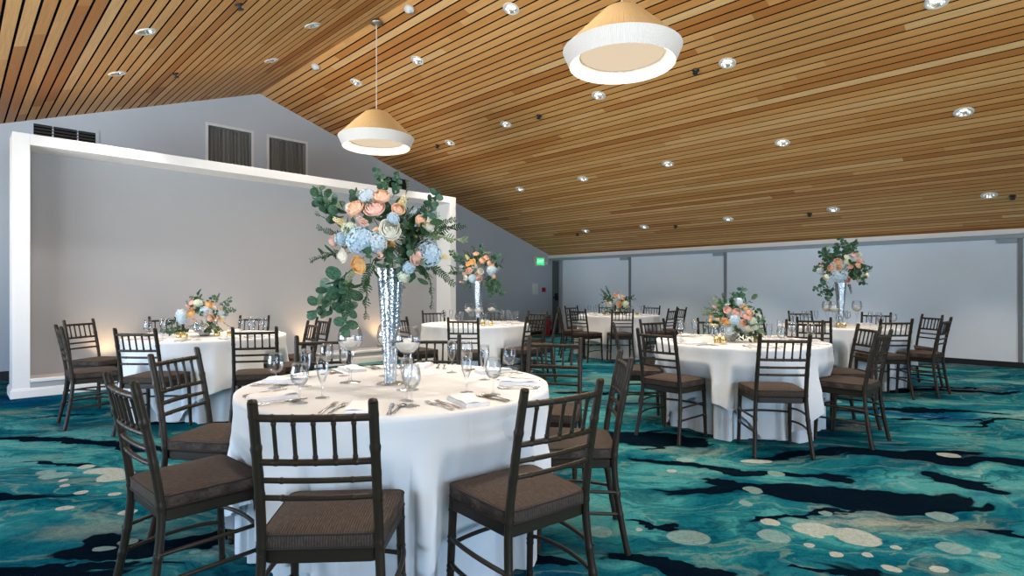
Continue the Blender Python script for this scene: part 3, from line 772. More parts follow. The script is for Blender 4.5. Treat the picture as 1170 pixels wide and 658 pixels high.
# ------------------------------------------------------------------ tables and cloths
TZ = 0.75; TR = 0.735
def sstep(e0, e1, x):
    t = max(0.0, min(1.0, (x-e0)/(e1-e0))); return t*t*(3-2*t)
def dent_fn(c, chairs):
    # how far out cloth may hang at angle th before it meets a seat pushed under the table
    res = []
    for loc, f in chairs:
        rel = Vector((loc.x-c.x, loc.y-c.y)); fv = Vector((f.x, f.y)); sv = Vector((-f.y, f.x))
        res.append((rel, fv, sv))
    def fn(th, r):
        dr = Vector((math.cos(th), math.sin(th)))
        best = r
        for rel, fv, sv in res:
            lo = None
            steps = 12
            for i in range(steps+1):
                rr = 0.42 + (r-0.42)*i/steps
                p = dr*rr - rel; y = p.dot(fv); x = abs(p.dot(sv))
                k = max(0.0, x-0.225)*1.6
                if y < 0.205-k and y > -0.3 and x < 0.36:
                    lo = rr - (r-0.42)/steps*0.5; break
            if lo is not None: best = min(best, lo)
        return best
    return fn
table_group = 'round tables'
for ti, (a, d, words) in enumerate(TABLES):
    c = W(a, d); rnd = random.Random(30+ti)
    t = thing('round_table', 'round table under white cloths, the '+words, 'table', (c.x, c.y, 0), 0, table_group)
    b = MB(); b.lathe([(0,0.717),(TR-0.02,0.717),(TR-0.012,0.725),(TR-0.012,0.737),(TR-0.02,0.742),(0,0.742)], 48); b.obj('tabletop', M['wood'], t)
    for k in range(4):
        an = PI/4+k*PI/2; x, y = 0.32*math.cos(an), 0.32*math.sin(an)
        b = MB(); b.tube([(x,y,0.0),(x,y,0.717)], 0.015, 8); b.obj('leg', M['steel'], t)
    dent = dent_fn(c, [(l, f) for (q, l, f, rz, pl) in CHAIRS if q == ti])
    ph = [rnd.uniform(0, 6.28) for _ in range(6)]
    NU = 360
    dmap = {}
    for i in range(NU):
        th = 2*PI*i/NU; dmap[i] = dent(th, 0.86)
    for _ in range(6):
        dmap = {i: max(TR-0.12, min(dmap[i], (dmap[i]*2+dmap[(i-1) % NU]+dmap[(i+1) % NU])/4+0.004)) for i in range(NU)}
    def rip(x): return 0.55*math.sin(x)+0.45*(1-2*abs(math.sin(x*0.5+0.4))**0.9)
    def fold(th, lay):
        if lay == 0: return 0.50*rip(13*th+ph[0]+1.3*math.sin(2*th+ph[1])) + 0.38*rip(20*th+ph[2]+0.9*math.sin(3*th+ph[3])) + 0.20*math.sin(7*th+ph[4])
        return 0.55*rip(8*th+ph[1]+1.4*math.sin(2*th+ph[5])) + 0.40*rip(16*th+ph[3]+1.2*math.sin(3*th+ph[2])) + 0.2*math.sin(23*th+ph[0])
    def cloth(lay, zt, half, name, mat, label, cat, grp):
        m = MB(); NV = 30; vs = []
        rows = []
        for r in (0.0005, 0.12, 0.30, 0.48, 0.60, 0.69, TR-0.008): rows.append(('top', r))
        for j in range(NV+1): rows.append(('drop', j/NV))
        for kind, q in rows:
            for i in range(NU):
                th = 2*PI*i/NU; ct, st = math.cos(th), math.sin(th)
                if kind == 'top':
                    vs.append((q*ct, q*st, zt)); continue
                if lay == 0: drop = zt-0.006
                else:
                    s = half/max(abs(ct), abs(st))
                    drop = min(zt-0.02, (s-TR)*0.985)
                    # droop rounding at corners
                z = zt-drop*q if q > 0.03 else zt-drop*q
                e = drop*q
                base = TR + (0.002 if lay == 0 else 0.008)
                r = base + 0.004*min(1, e/0.03)
                amp = (0.062 if lay == 0 else 0.050)*(0.32*sstep(0.0, 0.10, e)+0.68*sstep(0.0, 0.50, e))
                r += amp*fold(th, lay) + (0.005 if lay == 0 else 0.085)*sstep(0.03, 0.55, e)
                if lay == 1:
                    cor = max(0.0, 1-abs(abs(math.atan2(st, ct)) % (PI/2) - PI/4)/0.5)
                    r += 0.05*cor*sstep(0.25, 0.75, e)*math.cos(th*17+ph[2])*0.5
                dm = dmap[i] - (0.002 if lay == 1 else 0.045) + (0.6*amp*fold(th, lay))
                w = sstep(0.12, 0.30, e)
                if r > dm: r = r*(1-w) + dm*w
                if lay == 1: r = max(r, base-0.4)
                vs.append((r*ct, r*st, z))
        fs = []
        for j in range(len(rows)-1):
            for i in range(NU):
                i2 = (i+1) % NU; fs.append((j*NU+i, (j+1)*NU+i, (j+1)*NU+i2, j*NU+i2))
        fs.append(tuple(range(NU)))
        m.add(vs, fs, True)
        o = m.obj(name, mat, None, (c.x, c.y, 0)); tag(o, label, cat, grp)
        return o
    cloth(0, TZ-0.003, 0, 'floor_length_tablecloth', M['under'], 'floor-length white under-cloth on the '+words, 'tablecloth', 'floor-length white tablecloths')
    cloth(1, TZ, 1.17, 'square_tablecloth', M['cloth'], 'square white top cloth draped over the '+words, 'tablecloth', 'square white top cloths')

# ------------------------------------------------------------------ tableware
def shell(prof_out, th=0.0015):
    return prof_out
wg = MB(); wg.lathe([(0.0,0.004),(0.030,0.002),(0.034,0.0015),(0.034,0.0),(0,0)], 24)
wg.lathe([(0.012,0.004),(0.0045,0.012),(0.0035,0.03),(0.0035,0.060),(0.005,0.072)], 12)
wg2 = MB(); wg2.lathe([(0.004,0.070),(0.018,0.075),(0.030,0.088),(0.0365,0.108),(0.0365,0.128),(0.033,0.150),(0.029,0.168),(0.0282,0.168),(0.0322,0.150),(0.0355,0.128),(0.0355,0.109),(0.029,0.09),(0.017,0.0775),(0.0,0.075)], 28)
ME_wb, ME_wbowl = wg.mesh('stem', M['glass']), wg2.mesh('bowl', M['glass'])
fg = MB(); fg.lathe([(0.0,0.004),(0.026,0.002),(0.030,0.0015),(0.030,0.0),(0,0)], 22)
fg.lathe([(0.010,0.004),(0.004,0.012),(0.0035,0.03),(0.004,0.050),(0.007,0.064)], 12)
fg2 = MB(); fg2.lathe([(0.005,0.060),(0.012,0.072),(0.020,0.095),(0.0255,0.125),(0.0265,0.15),(0.0255,0.182),(0.0247,0.182),(0.0257,0.15),(0.0245,0.125),(0.019,0.097),(0.010,0.075),(0.0,0.068)], 26)
ME_fb, ME_fbowl = fg.mesh('stem', M['glass']), fg2.mesh('bowl', M['glass'])
def stemware(name, mb, mbowl, loc, label, grp, cat):
    t = thing(name, label, cat, loc, 0, grp)
    for nm, me in (('stem', mb), ('bowl', mbowl)):
        o = bpy.data.objects.new(nm, me); COL.objects.link(o); o.parent = t
    return t
# cutlery lying along local Y
def flatpath(m, pts, th):
    # pts: (y, halfwidth, z)
    vs = []; fs = []
    for y, w, z in pts: vs += [(-w,y,z),(w,y,z),(w*0.8,y,z+th),(-w*0.8,y,z+th)]
    for i in range(len(pts)-1):
        for k in range(4): fs.append((i*4+k, i*4+(k+1) % 4, (i+1)*4+(k+1) % 4, (i+1)*4+k))
    fs.append((3,2,1,0)); e = (len(pts)-1)*4; fs.append((e,e+1,e+2,e+3)); m.add(vs, fs, True)
kn = MB(); flatpath(kn, [(-0.11,0.007,0.001),(-0.10,0.009,0.001),(-0.02,0.006,0.002),(0.0,0.005,0.002),(0.012,0.009,0.001),(0.09,0.010,0.001),(0.112,0.003,0.001)], 0.003)
fk = MB(); flatpath(fk, [(-0.10,0.007,0.001),(-0.09,0.009,0.001),(-0.02,0.004,0.005),(0.02,0.004,0.005),(0.035,0.011,0.003),(0.05,0.012,0.003)], 0.003)
for k in range(4): flatpath(fk, [(0.048,0.002,0.003),(0.075,0.0018,0.004),(0.095,0.001,0.008)], 0.002); fk.xform(Matrix.Translation((-0.0095+0.0063*k,0,0)), len(fk.v)-12)
so = MB(); flatpath(so, [(-0.10,0.007,0.001),(-0.09,0.008,0.001),(-0.02,0.004,0.005),(0.03,0.004,0.005)], 0.003)
so.grid(lambda u, v: (0.019*math.sqrt(max(0,1-(2*v-1)**2))*(2*u-1), 0.055+0.03*(2*v-1), 0.003+0.006*((2*u-1)**2+(2*v-1)**2)*0.5), 6, 10)
ME_kn, ME_fk, ME_so = kn.mesh('table_knife', M['silver']), fk.mesh('table_fork', M['silver']), so.mesh('table_spoon', M['silver'])
nk = MB()
for z0, z1, s in ((0.0,0.006,1.0),(0.006,0.011,0.985),(0.011,0.016,0.96)):
    k0 = len(nk.v); nk.box((0.002*z0*100, 0, (z0+z1)/2), (0.105*s, 0.20*s, z1-z0-0.0006))
nk.grid(lambda u, v: (-0.05+0.1*u, -0.095+0.19*v, 0.0165+0.004*math.sin(u*5+v*3)+0.003*math.sin(v*9)), 10, 14)
ME_nk = nk.mesh('folded_napkin', M['napkin'])
def lay(name, me, loc, rz, label, cat, grp):
    o = bpy.data.objects.new(name, me); COL.objects.link(o); o.location = loc; o.rotation_euler = (0,0,rz)
    return tag(o, label, cat, grp)
EXTRA = [(5, Wdir(-1,-.1), 'left')]
for ti, (a, d, words) in enumerate(TABLES):
    c = W(a, d); rnd = random.Random(80+ti)
    places = [(q[4], (Vector((q[1].x, q[1].y, 0))-Vector((c.x, c.y, 0))).normalized()) for q in CHAIRS if q[0] == ti]
    places += [(pl, -f) for (q, f, pl) in EXTRA if q == ti and False]
    for pl, u in places:
        inw = -u; right = Vector((inw.y, -inw.x, 0))     # right hand of a guest looking at the centre
        rz = math.atan2(-inw.x, inw.y) + rnd.uniform(-.06,.06)
        def at(rr, x): 
            p = Vector((c.x, c.y, 0)) + u*rr + right*x; return (p.x, p.y, TZ+0.0006)
        j = lambda: rnd.uniform(-.012,.012)
        where = '%s place of the %s' % (pl, words)
        stemware('wine_glass', ME_wb, ME_wbowl, at(0.545+j(), 0.180+j()), 'clear round-bowled wine glass at the '+where, 'wine glasses', 'wine glass')
        stemware('champagne_flute', ME_fb, ME_fbowl, at(0.42+j(), 0.13+j()), 'clear slim champagne flute at the '+where, 'champagne flutes', 'champagne flute')
        lay('folded_napkin', ME_nk, at(0.60, 0.0+j()), rz+rnd.uniform(-.25,.25), 'folded white napkin at the '+where, 'napkin', 'folded napkins')
        if ti in (0, 1, 4):
            lay('table_knife', ME_kn, at(0.60, 0.105), rz+rnd.uniform(-.12,.12), 'silver table knife at the '+where, 'knife', 'table knives')
            lay('table_fork', ME_fk, at(0.60, -0.105), rz+rnd.uniform(-.12,.12), 'silver dinner fork beside the napkin at the '+where, 'fork', 'dinner forks')
        if ti == 0:
            lay('salad_fork', ME_fk, at(0.59, -0.145), rz+rnd.uniform(-.12,.12), 'silver outer fork, farther from the napkin, '+where, 'fork', 'salad forks')
            lay('table_spoon', ME_so, at(0.60, 0.135), rz+rnd.uniform(-.12,.12), 'silver table spoon right of the knife at the '+where, 'spoon', 'table spoons')
# stemmed candle bowls
def hurr_mesh():
    s = MB(); s.lathe([(0,0.006),(0.045,0.003),(0.050,0.0015),(0.050,0),(0,0)], 26)
    s.lathe([(0.016,0.005),(0.008,0.014),(0.006,0.03),(0.006,0.085),(0.010,0.11),(0.016,0.125),(0.020,0.135),(0.017,0.145),(0.022,0.156)], 16)
    b = MB(); b.lathe([(0.004,0.152),(0.028,0.156),(0.050,0.175),(0.0595,0.205),(0.057,0.232),(0.049,0.258),(0.043,0.268),(0.042,0.268),(0.048,0.257),(0.056,0.231),(0.0585,0.205),(0.049,0.177),(0.028,0.158),(0.0,0.155)], 30)
    f = MB(); f.lathe([(0.0,0.158),(0.027,0.160),(0.047,0.178),(0.0545,0.196),(0.0,0.199)], 26)
    f2 = MB(); f2.lathe([(0.018,0.198),(0.018,0.214),(0.016,0.216),(0.0,0.2155)], 16)
    return s.mesh('stem', M['glass']), b.mesh('bowl', M['glass']), f.mesh('filling', M['sand']), f2.mesh('candle', M['sand'])
HM = hurr_mesh()
def hurricane(a, d, label, zs=1.0):
    p = W(a, d, TZ+0.0006); t = thing('stemmed_candle_bowl', label, 'candle holder', p, 0, 'stemmed glass candle bowls'); t.scale = (1.05,1.05,1.05*zs)
    for nm, me in zip(('stem','bowl','filling','candle'), HM):
        o = bpy.data.objects.new(nm, me); COL.objects.link(o); o.parent = t
hurricane(-0.82, 2.84, 'tall stemmed glass candle bowl left of the vase on the nearest table', 1.0)
hurricane(-0.491, 2.63, 'stemmed glass candle bowl in front of the vase on the nearest table, right', 1.06)
hurricane(-0.675, 3.06, 'stemmed glass candle bowl hidden behind the vase on the nearest table', 1.0)
for px, dd, wd in ((535.6,7.6,'left of the vase'),(547,7.5,'in front of the vase'),(562,7.85,'right of the vase')):
    hurricane((px-CX)/F*dd, dd, 'stemmed glass candle bowl %s on the middle table' % wd)
for px, dd, wd in ((945,7.23,'leftmost, left of the vase'),(952.8,7.11,'just left of the vase'),(979,7.4,'right of the vase')):
    hurricane((px-CX)/F*dd, dd, 'stemmed glass candle bowl %s on the far right table' % wd, 1.15)
vt = MB(); vt.lathe([(0,0),(0.026,0),(0.028,0.004),(0.028,0.055),(0.026,0.055),(0.025,0.02),(0,0.02)], 18); ME_vt = vt.mesh('cup', M['gold'])
vc = MB(); vc.lathe([(0.0,0.021),(0.020,0.021),(0.020,0.04),(0.0,0.041)], 14); ME_vc = vc.mesh('candle', M['sand'])
def votive(ti, px, dd, label):
    t = thing('votive_candle', label, 'candle', W((px-CX)/F*dd, dd, TZ+0.0006), 0, 'gold glass votive candles')
    for nm, me in (('cup', ME_vt), ('candle', ME_vc)):
        o = bpy.data.objects.new(nm, me); COL.objects.link(o); o.parent = t
for ti, px, dd, wd in ((1,204.5,5.49,'leftmost of the pair before the flowers on the left table'),(1,211,5.46,'right one of the pair before the flowers on the left table'),(1,248,5.68,'just right of the bowl on the left table'),(1,263,5.6,'far right on the left table, by the chair post'),
    (4,819.5,4.93,'leftmost of the pair on the right table'),(4,826.5,4.91,'right one of the pair on the right table'),(4,865,5.0,'right of the flowers on the right table'),
    (3,690,10.3,'left of the flowers on the far table'),(3,728,10.3,'right of the flowers on the far table'),
    (2,552,7.33,'left of the two before the vase on the middle table'),(2,561,7.33,'right of the two before the vase on the middle table'),
    (5,958,7.05,'left of the two before the vase on the far right table'),(5,964,6.9,'right of the two before the vase on the far right table')):
    votive(ti, px, dd, 'small gold votive, '+wd)

# ------------------------------------------------------------------ flowers
def rose_mesh(name, mat, seed, openness=1.0):
    r = random.Random(seed); m = MB()
    for li, (n, R, h, cl, w) in enumerate(((2,0.08,0.70,0.0,1.7),(3,0.17,0.69,0.0,1.5),(3,0.30,0.70,0.01,1.25),(4,0.44,0.68,0.03,0.98),(5,0.59,0.60,0.06,0.80),(5,0.74,0.46,0.10,0.80),(6,0.88,0.26,0.16,0.68))):
        for k in range(n):
            th0 = 2*PI*k/n + li*0.9 + r.uniform(-.2,.2); hh = h+r.uniform(-.05,.05); Rk = R*r.uniform(.94,1.06)
            def pet(u, v, R=Rk, hh=hh, cl=cl, w=w, th0=th0):
                uu = 2*u-1; ww = w*(0.50+0.50*math.sin(min(1.0, v*1.2)*PI*0.55))*(1-0.25*max(0, v-0.8)/0.2)
                th = th0+uu*ww
                tip = max(0, v-0.72)/0.28
                rad = R*(0.36+0.66*math.sin(v*PI*(0.84-0.9*cl)))*(1-0.07*uu*uu) + cl*tip*tip
                z = -0.50 + (hh+0.50)*v - 0.13*uu*uu*v - cl*0.7*tip*tip
                return (rad*math.cos(th), rad*math.sin(th), z)
            m.grid(pet, 6, 7)
    m.lathe([(0.0,0.66),(0.07,0.64),(0.12,0.55),(0.13,0.40),(0.10,0.2)], 10)
    m.lathe([(0.0,-0.45),(0.30,-0.40),(0.42,-0.25)], 10)
    m.xform(Matrix.Scale(0.036, 4)); return m.mesh(name, mat)
def sph_pts(n, r):
    out = []
    for i in range(n):
        z = 1-2*(i+0.5)/n; q = math.sqrt(1-z*z); th = i*2.39996; out.append(Vector((q*math.cos(th), q*math.sin(th), z)))
    return out
def hyd_mesh(name, mat, seed):
    r = random.Random(seed); m = MB()
    for p in sph_pts(80, 1):
        if p.z < -0.7: continue
        c = p*r.uniform(0.84,1.04); b = p.orthogonal().normalized(); q = p.cross(b); an = r.uniform(0, PI)
        for k in range(4):
            t = an+k*PI/2; e = b*math.cos(t)+q*math.sin(t); f = b*math.cos(t+PI/2)+q*math.sin(t+PI/2); s = 0.24
            m.add([c, c+e*s*0.6+f*s*0.45+p*0.05, c+e*s*1.1+p*0.03, c+e*s*0.6-f*s*0.45+p*0.05], [(0,1,2,3)], False)
    m.lathe([(0.0,-0.7),(0.5,-0.5),(0.75,0.0),(0.55,0.5),(0,0.75)], 10)
    m.xform(Matrix.Scale(0.05, 4)); return m.mesh(name, mat)
def stock_mesh(name, mat, seed):
    r = random.Random(seed); m = MB()
    for i in range(34):
        z = i/33; th = i*2.4; rad = 0.34*(1-0.65*z)+0.05
        c = Vector((rad*math.cos(th), rad*math.sin(th), z*1.5-0.4)); p = Vector((math.cos(th), math.sin(th), 0.5)).normalized()
        b = p.orthogonal().normalized(); q = p.cross(b); s = 0.24*(1-0.5*z)
        for k in range(5):
            t = k*2*PI/5+r.uniform(-.3,.3); e = b*math.cos(t)+q*math.sin(t); f = b*math.cos(t+PI/2)+q*math.sin(t+PI/2)
            m.add([c, c+e*s*0.6+f*s*0.4+p*0.06, c+e*s+p*0.02, c+e*s*0.6-f*s*0.4+p*0.06], [(0,1,2,3)], False)
    m.tube([(0,0,-0.6),(0,0,1.0)], 0.04, 6)
    m.xform(Matrix.Scale(0.034, 4)); return m.mesh(name, mat)
def leaf(m, base, dirv, nrm, L, wd, rounded=True, seg=8):
    dirv = dirv.normalized(); side = dirv.cross(nrm).normalized(); nrm = side.cross(dirv).normalized()
    vs = [base+dirv*L*0.5-nrm*0.06*L]
    for k in range(seg):
        t = 2*PI*k/seg; ex = math.cos(t); ey = math.sin(t)
        w = wd if rounded else wd*(1-0.25*abs(ex))
        vs.append(base+dirv*L*(0.5-0.5*ex)+side*w*0.5*ey+nrm*0.05*L*(ey*ey))
    m.add(vs, [(0, 1+k, 1+(k+1) % seg) for k in range(seg)], True)
def sprig_mesh(name, mat, seed, kind):
    # stem runs along +Z, length ~1
    r = random.Random(seed); m = MB()
    bend = r.uniform(-.25,.25)
    ax = lambda t: Vector((bend*t*t, 0.12*math.sin(t*3+seed), t))
    m.tube([ax(i/8) for i in range(9)], [0.016*(1-0.6*i/8) for i in range(9)], 5)
    if kind == 'euc':
        for i in range(7):
            t = 0.25+0.75*i/6
            for s in (-1, 1):
                an = i*1.9; o = Vector((math.cos(an), math.sin(an), 0))*s
                L = 0.30*(1-0.25*t)*r.uniform(.85,1.1); leaf(m, ax(t)+o*0.02, o+Vector((0,0,0.35)), Vector((o.y,-o.x,0.6)), L, L*0.92, True, 12)
        leaf(m, ax(1), Vector((bend,0,1)), Vector((0,1,0)), 0.2, 0.18, True, 12)
    elif kind == 'fine':
        for i in range(16):
            t = 0.15+0.85*i/15
            for s in (-1, 1):
                an = 0.5*math.sin(i); o = Vector((math.cos(an), math.sin(an), 0))*s
                L = 0.19*(1-0.45*t)*r.uniform(.8,1.15); leaf(m, ax(t), o+Vector((0,0,0.6)), Vector((0.2,1,0.3)), L, L*0.42, False, 6)
    else:   # broad
        for i in range(5):
            t = 0.3+0.7*i/4; an = i*2.4; o = Vector((math.cos(an), math.sin(an), 0))
            L = 0.46*r.uniform(.85,1.1); leaf(m, ax(t), o+Vector((0,0,0.7)), Vector((-o.x*0.6,-o.y*0.6,0.8)), L, L*0.55, False, 10)
    return m.mesh(name, mat)
FM = {}
for nm in ('peach','pink','cream','apricot'): FM[nm] = [rose_mesh(nm+'_rose', M[nm], 3+i) for i in range(2)]
for nm in ('blue','paleblue','palegreen'): FM[nm] = [hyd_mesh(nm+'_hydrangea', M[nm], 5)]
for nm in ('stockpink','stockcream'): FM[nm] = [stock_mesh(nm, M[nm], 6)]
FM['euc'] = [sprig_mesh('eucalyptus', M['euc'], i, 'euc') for i in range(3)]
FM['fine'] = [sprig_mesh('fine_greens', M['green'], 10+i, 'fine') for i in range(3)]
FM['broad'] = [sprig_mesh('broad_greens', M['green'], 20+i, 'broad') for i in range(2)]
FM['lime'] = [sprig_mesh('light_greens', M['lime'], 30+i, 'fine') for i in range(2)]
PART = {'peach':'rose','pink':'rose','cream':'rose','apricot':'rose','blue':'hydrangea','paleblue':'hydrangea','palegreen':'hydrangea','stockpink':'stock_flower','stockcream':'stock_flower','euc':'eucalyptus_sprig','fine':'leafy_sprig','broad':'leafy_sprig','lime':'leafy_sprig'}
LAB = {'peach':'peach rose','pink':'blush pink rose','cream':'cream white rose','apricot':'apricot yellow rose','blue':'blue hydrangea head','paleblue':'pale blue hydrangea head','palegreen':'pale green hydrangea head','stockpink':'blush stock flower','stockcream':'cream yellow stock flower','lime':'light green sprig'}
BASE = {'peach':0.034,'pink':0.034,'cream':0.034,'apricot':0.034,'blue':0.05,'paleblue':0.05,'palegreen':0.05,'stockpink':0.034,'stockcream':0.034}
def orient(v, roll=0.0):
    return v.to_track_quat('Z', 'Y') @ Matrix.Rotation(roll, 3, 'Z').to_quaternion()
RA = Vector((S2, S2, 0)); FA = Vector((-S2, S2, 0)); UP = Vector((0,0,1))
def bouquet(label, cat_loc, R, items, seed, filler, depth=0.8, back=10):
    """items: (kind, right, up, size, [forward or None]); sprigs: (kind, right, up, length, dirRight, dirUp, dirFwd)"""
    r = random.Random(seed); c = Vector(cat_loc)
    t = thing('flower_arrangement', label, 'flowers', c, 0, 'flower arrangements')
    low = TZ + 0.03 - c.z
    def clampdir(pos, dv, L):
        if pos.z < low+0.03: pos.z = low+0.03
        if pos.z + dv.z*L*1.05 < low + 0.10*L:
            dz = (low + 0.10*L - pos.z)/(L*1.05); h = Vector((dv.x, dv.y, 0)); h = h.normalized() if h.length > 1e-3 else RA.copy()
            dz = max(-1, min(1, dz)); dv = h*math.sqrt(1-dz*dz)+UP*dz
        return pos, dv
    def put(kind, pos, q, sc):
        o = bpy.data.objects.new(PART[kind], r.choice(FM[kind])); COL.objects.link(o); o.parent = t
        o.location = pos; o.rotation_mode = 'QUATERNION'; o.rotation_quaternion = q; o.scale = (sc,)*3
        if kind in LAB: o['label'] = LAB[kind]
    for it in items:
        k = it[0]
        if k in BASE:
            x, z, dia = it[1], it[2], it[3]
            q = (x/R)**2+(z/R)**2
            y = -R*depth*math.sqrt(max(0.06, 1-min(1, q*0.92)))
            v = RA*x+UP*z+FA*y
            put(k, v, orient((RA*x*1.1+UP*(z*0.8+R*0.25)+FA*(y*1.1)).normalized() if True else UP, r.uniform(0,6)), dia/2/BASE[k])
        else:
            x, z, L, dx, dz, dy = it[1:7]
            pos, dv = clampdir(RA*x+UP*z+FA*(-0.35*R*(1-abs(x)/R*0.6) if dy <= 0 else 0.3*R), (RA*dx+UP*dz+FA*dy).normalized(), L)
            put(k, pos, orient(dv, r.uniform(0,6)), L)
    kinds = ['peach','cream','blue','pink','paleblue','stockpink','apricot']
    for i in range(back):     # far side of the ball
        th = PI*(i+0.5)/back; el = (0.15, 0.55, -0.15)[i % 3]
        v = (RA*math.cos(th)*math.cos(el)+FA*math.sin(th)*math.cos(el)+UP*math.sin(el))
        k = kinds[(i+seed) % 7]; put(k, v*R*0.78, orient(v, r.uniform(0,6)), 1.0*min(1.0, R/0.20))
    for i in range(filler):
        v = Vector((r.gauss(0,1), r.gauss(0,1), r.gauss(0,1)+0.15)).normalized()
        k = r.choice(('fine','broad','fine','lime','euc'))
        L = R*r.uniform(0.62,0.86); pos, dv = clampdir(v*R*0.30, v, L)
        put(k, pos, orient(dv, r.uniform(0,6)), L)
    return t
def conv(lst, cx, cy, s):
    out = []
    for it in lst:
        if it[0] in BASE: out.append((it[0], (it[1]-cx)*s, (cy-it[2])*s, it[3]*s))
        else: out.append((it[0], (it[1]-cx)*s, (cy-it[2])*s, it[3]*s)+tuple(it[4:]))
    return out
# 1 nearest, tall
t1 = [('peach',230,128,66),('pink',213,170,74),('peach',145,168,66),('cream',267,243,78),('apricot',153,357,66),('cream',385,218,56),('pink',348,328,66),('pink',55,272,52),('cream',92,325,56),
      ('stockpink',175,215,62),('stockpink',232,325,66),('stockcream',300,150,70),('peach',290,172,50),('stockcream',92,212,56),('peach',362,210,50),('blue',170,278,96),('paleblue',222,285,70),('blue',380,318,92),('paleblue',182,125,56),('blue',95,268,48),('palegreen',128,238,52),
      ('stockcream',430,325,50),('palegreen',300,395,44),('cream',118,158,36),('blue',275,205,44),('stockpink',130,185,44),('blue',320,365,46),
      ('euc',120,180,150,-.75,.62,-.1),('euc',100,200,130,-.9,.42,-.1),('euc',215,120,90,.05,1,-.1),('euc',250,120,80,.45,.9,0),('euc',345,210,120,.62,.62,-.2),('euc',110,370,185,-.75,-.62,-.25),('euc',110,400,175,-.22,-1,-.25),('euc',90,380,150,-.5,-.85,-.3),('euc',310,260,110,.05,-.9,-.5),('euc',290,240,110,.5,-.75,-.5),
      ('fine',110,400,150,-.05,-1,-.3),('fine',150,400,140,.25,-1,-.2),('fine',100,260,110,-.9,.35,-.1),('fine',90,240,120,-.75,.6,0),('fine',90,320,120,-1,-.1,-.1),('fine',350,360,150,.35,-.95,-.1),('fine',370,340,130,.75,-.65,-.1),('fine',370,250,140,1,.15,-.1),('fine',360,240,120,.9,.35,0),('fine',240,360,110,.3,-1,-.4),('fine',190,340,120,-.3,-1,-.4),('lime',360,260,150,1,.05,-.1),('lime',160,330,110,-.5,-.8,-.5),
      ('broad',180,250,90,-.6,.3,-.8),('broad',250,290,90,.2,-.5,-.9),('broad',320,240,100,.6,.2,-.8),('broad',110,300,90,-.9,-.2,-.5),('broad',200,350,90,-.2,-.9,-.6),('broad',300,340,90,.4,-.8,-.6)]
s1 = 2.80/640/3.133
T1 = TABLES[0]
VA, VD = -0.608, 2.80
zc = H + (331-(190+250/3.133))/640*2.80
bouquet('large tall arrangement of peach roses and blue hydrangea on the nearest table', W((370+225/3.133-585)/640*2.80, 2.80, zc), 0.248, conv(t1, 225, 250, s1), 1, 40)
# 3 middle, tall
t3 = [('peach',328,80,50),('peach',410,112,58),('pink',275,220,62),('cream',365,225,58),('pink',358,282,52),('cream',245,275,50),('peach',475,270,44),('apricot',300,150,62),('peach',380,135,56),('peach',438,158,52),('stockpink',212,305,50),('apricot',265,165,46),('stockcream',330,180,60),
      ('blue',300,282,72),('paleblue',452,212,78),('stockcream',258,110,60),('stockpink',460,180,50),
      ('fine',200,220,120,-.9,.3,-.2),('fine',220,150,130,-.8,.65,0),('fine',180,240,90,-1,0,-.2),('broad',200,230,110,-.8,.0,-.6),('euc',200,130,110,-.9,.5,0),('euc',440,300,140,.75,-.65,-.2),('euc',420,310,120,.45,-.9,-.3),('fine',410,290,130,.3,-1,-.3),('fine',460,330,110,.9,-.4,0),('broad',420,270,110,.4,-.5,-.7),('fine',290,310,100,-.3,-1,-.2),('lime',220,110,100,-.8,.5,0)]
s3 = 7.75/640/7.31
bouquet('tall arrangement of peach and cream roses on the middle table beside the alcove end', W((500+345/7.31-585)/640*7.75, 7.75, H+(331-(280+215/7.31))/640*7.75), 0.31, conv(t3, 345, 215, s3), 2, 26)
# 6 far right, tall
t6 = [('peach',180,195,56),('peach',140,240,52),('cream',245,165,48),('pink',253,230,48),('pink',300,150,48),('peach',320,222,50),('pink',245,328,56),('pink',345,325,48),('cream',125,310,52),('peach',185,250,44),('pink',345,190,48),('cream',438,300,50),('stockcream',395,295,50),
      ('blue',195,305,98),('palegreen',240,200,52),('paleblue',215,285,60),('stockpink',320,190,50),('palegreen',350,150,44),
      ('euc',270,130,110,-.25,.95,0),('euc',310,140,100,.2,1,0),('euc',230,150,90,-.6,.75,-.1),('euc',330,150,90,.35,.9,-.1),('euc',150,350,110,-.8,-.55,-.2),('euc',160,370,110,-.35,-.95,-.2),('euc',150,380,80,-.6,-.8,-.2),('broad',280,270,90,.2,0,-.9),('broad',320,290,90,.5,-.1,-.8),('fine',350,260,90,.9,.35,-.2),('fine',290,350,80,.2,-1,-.3),('fine',370,310,90,.8,-.5,-.1),('lime',390,280,90,1,.1,0),('broad',180,360,80,-.3,-.8,-.5)]
s6 = 7.35/640/6.58
bouquet('tall arrangement with leaves reaching up on the far right table', W((920+262/6.58-585)/640*7.35, 7.35, H+(331-(270+240/6.58))/640*7.35), 0.29, conv(t6, 262, 240, s6), 3, 24)
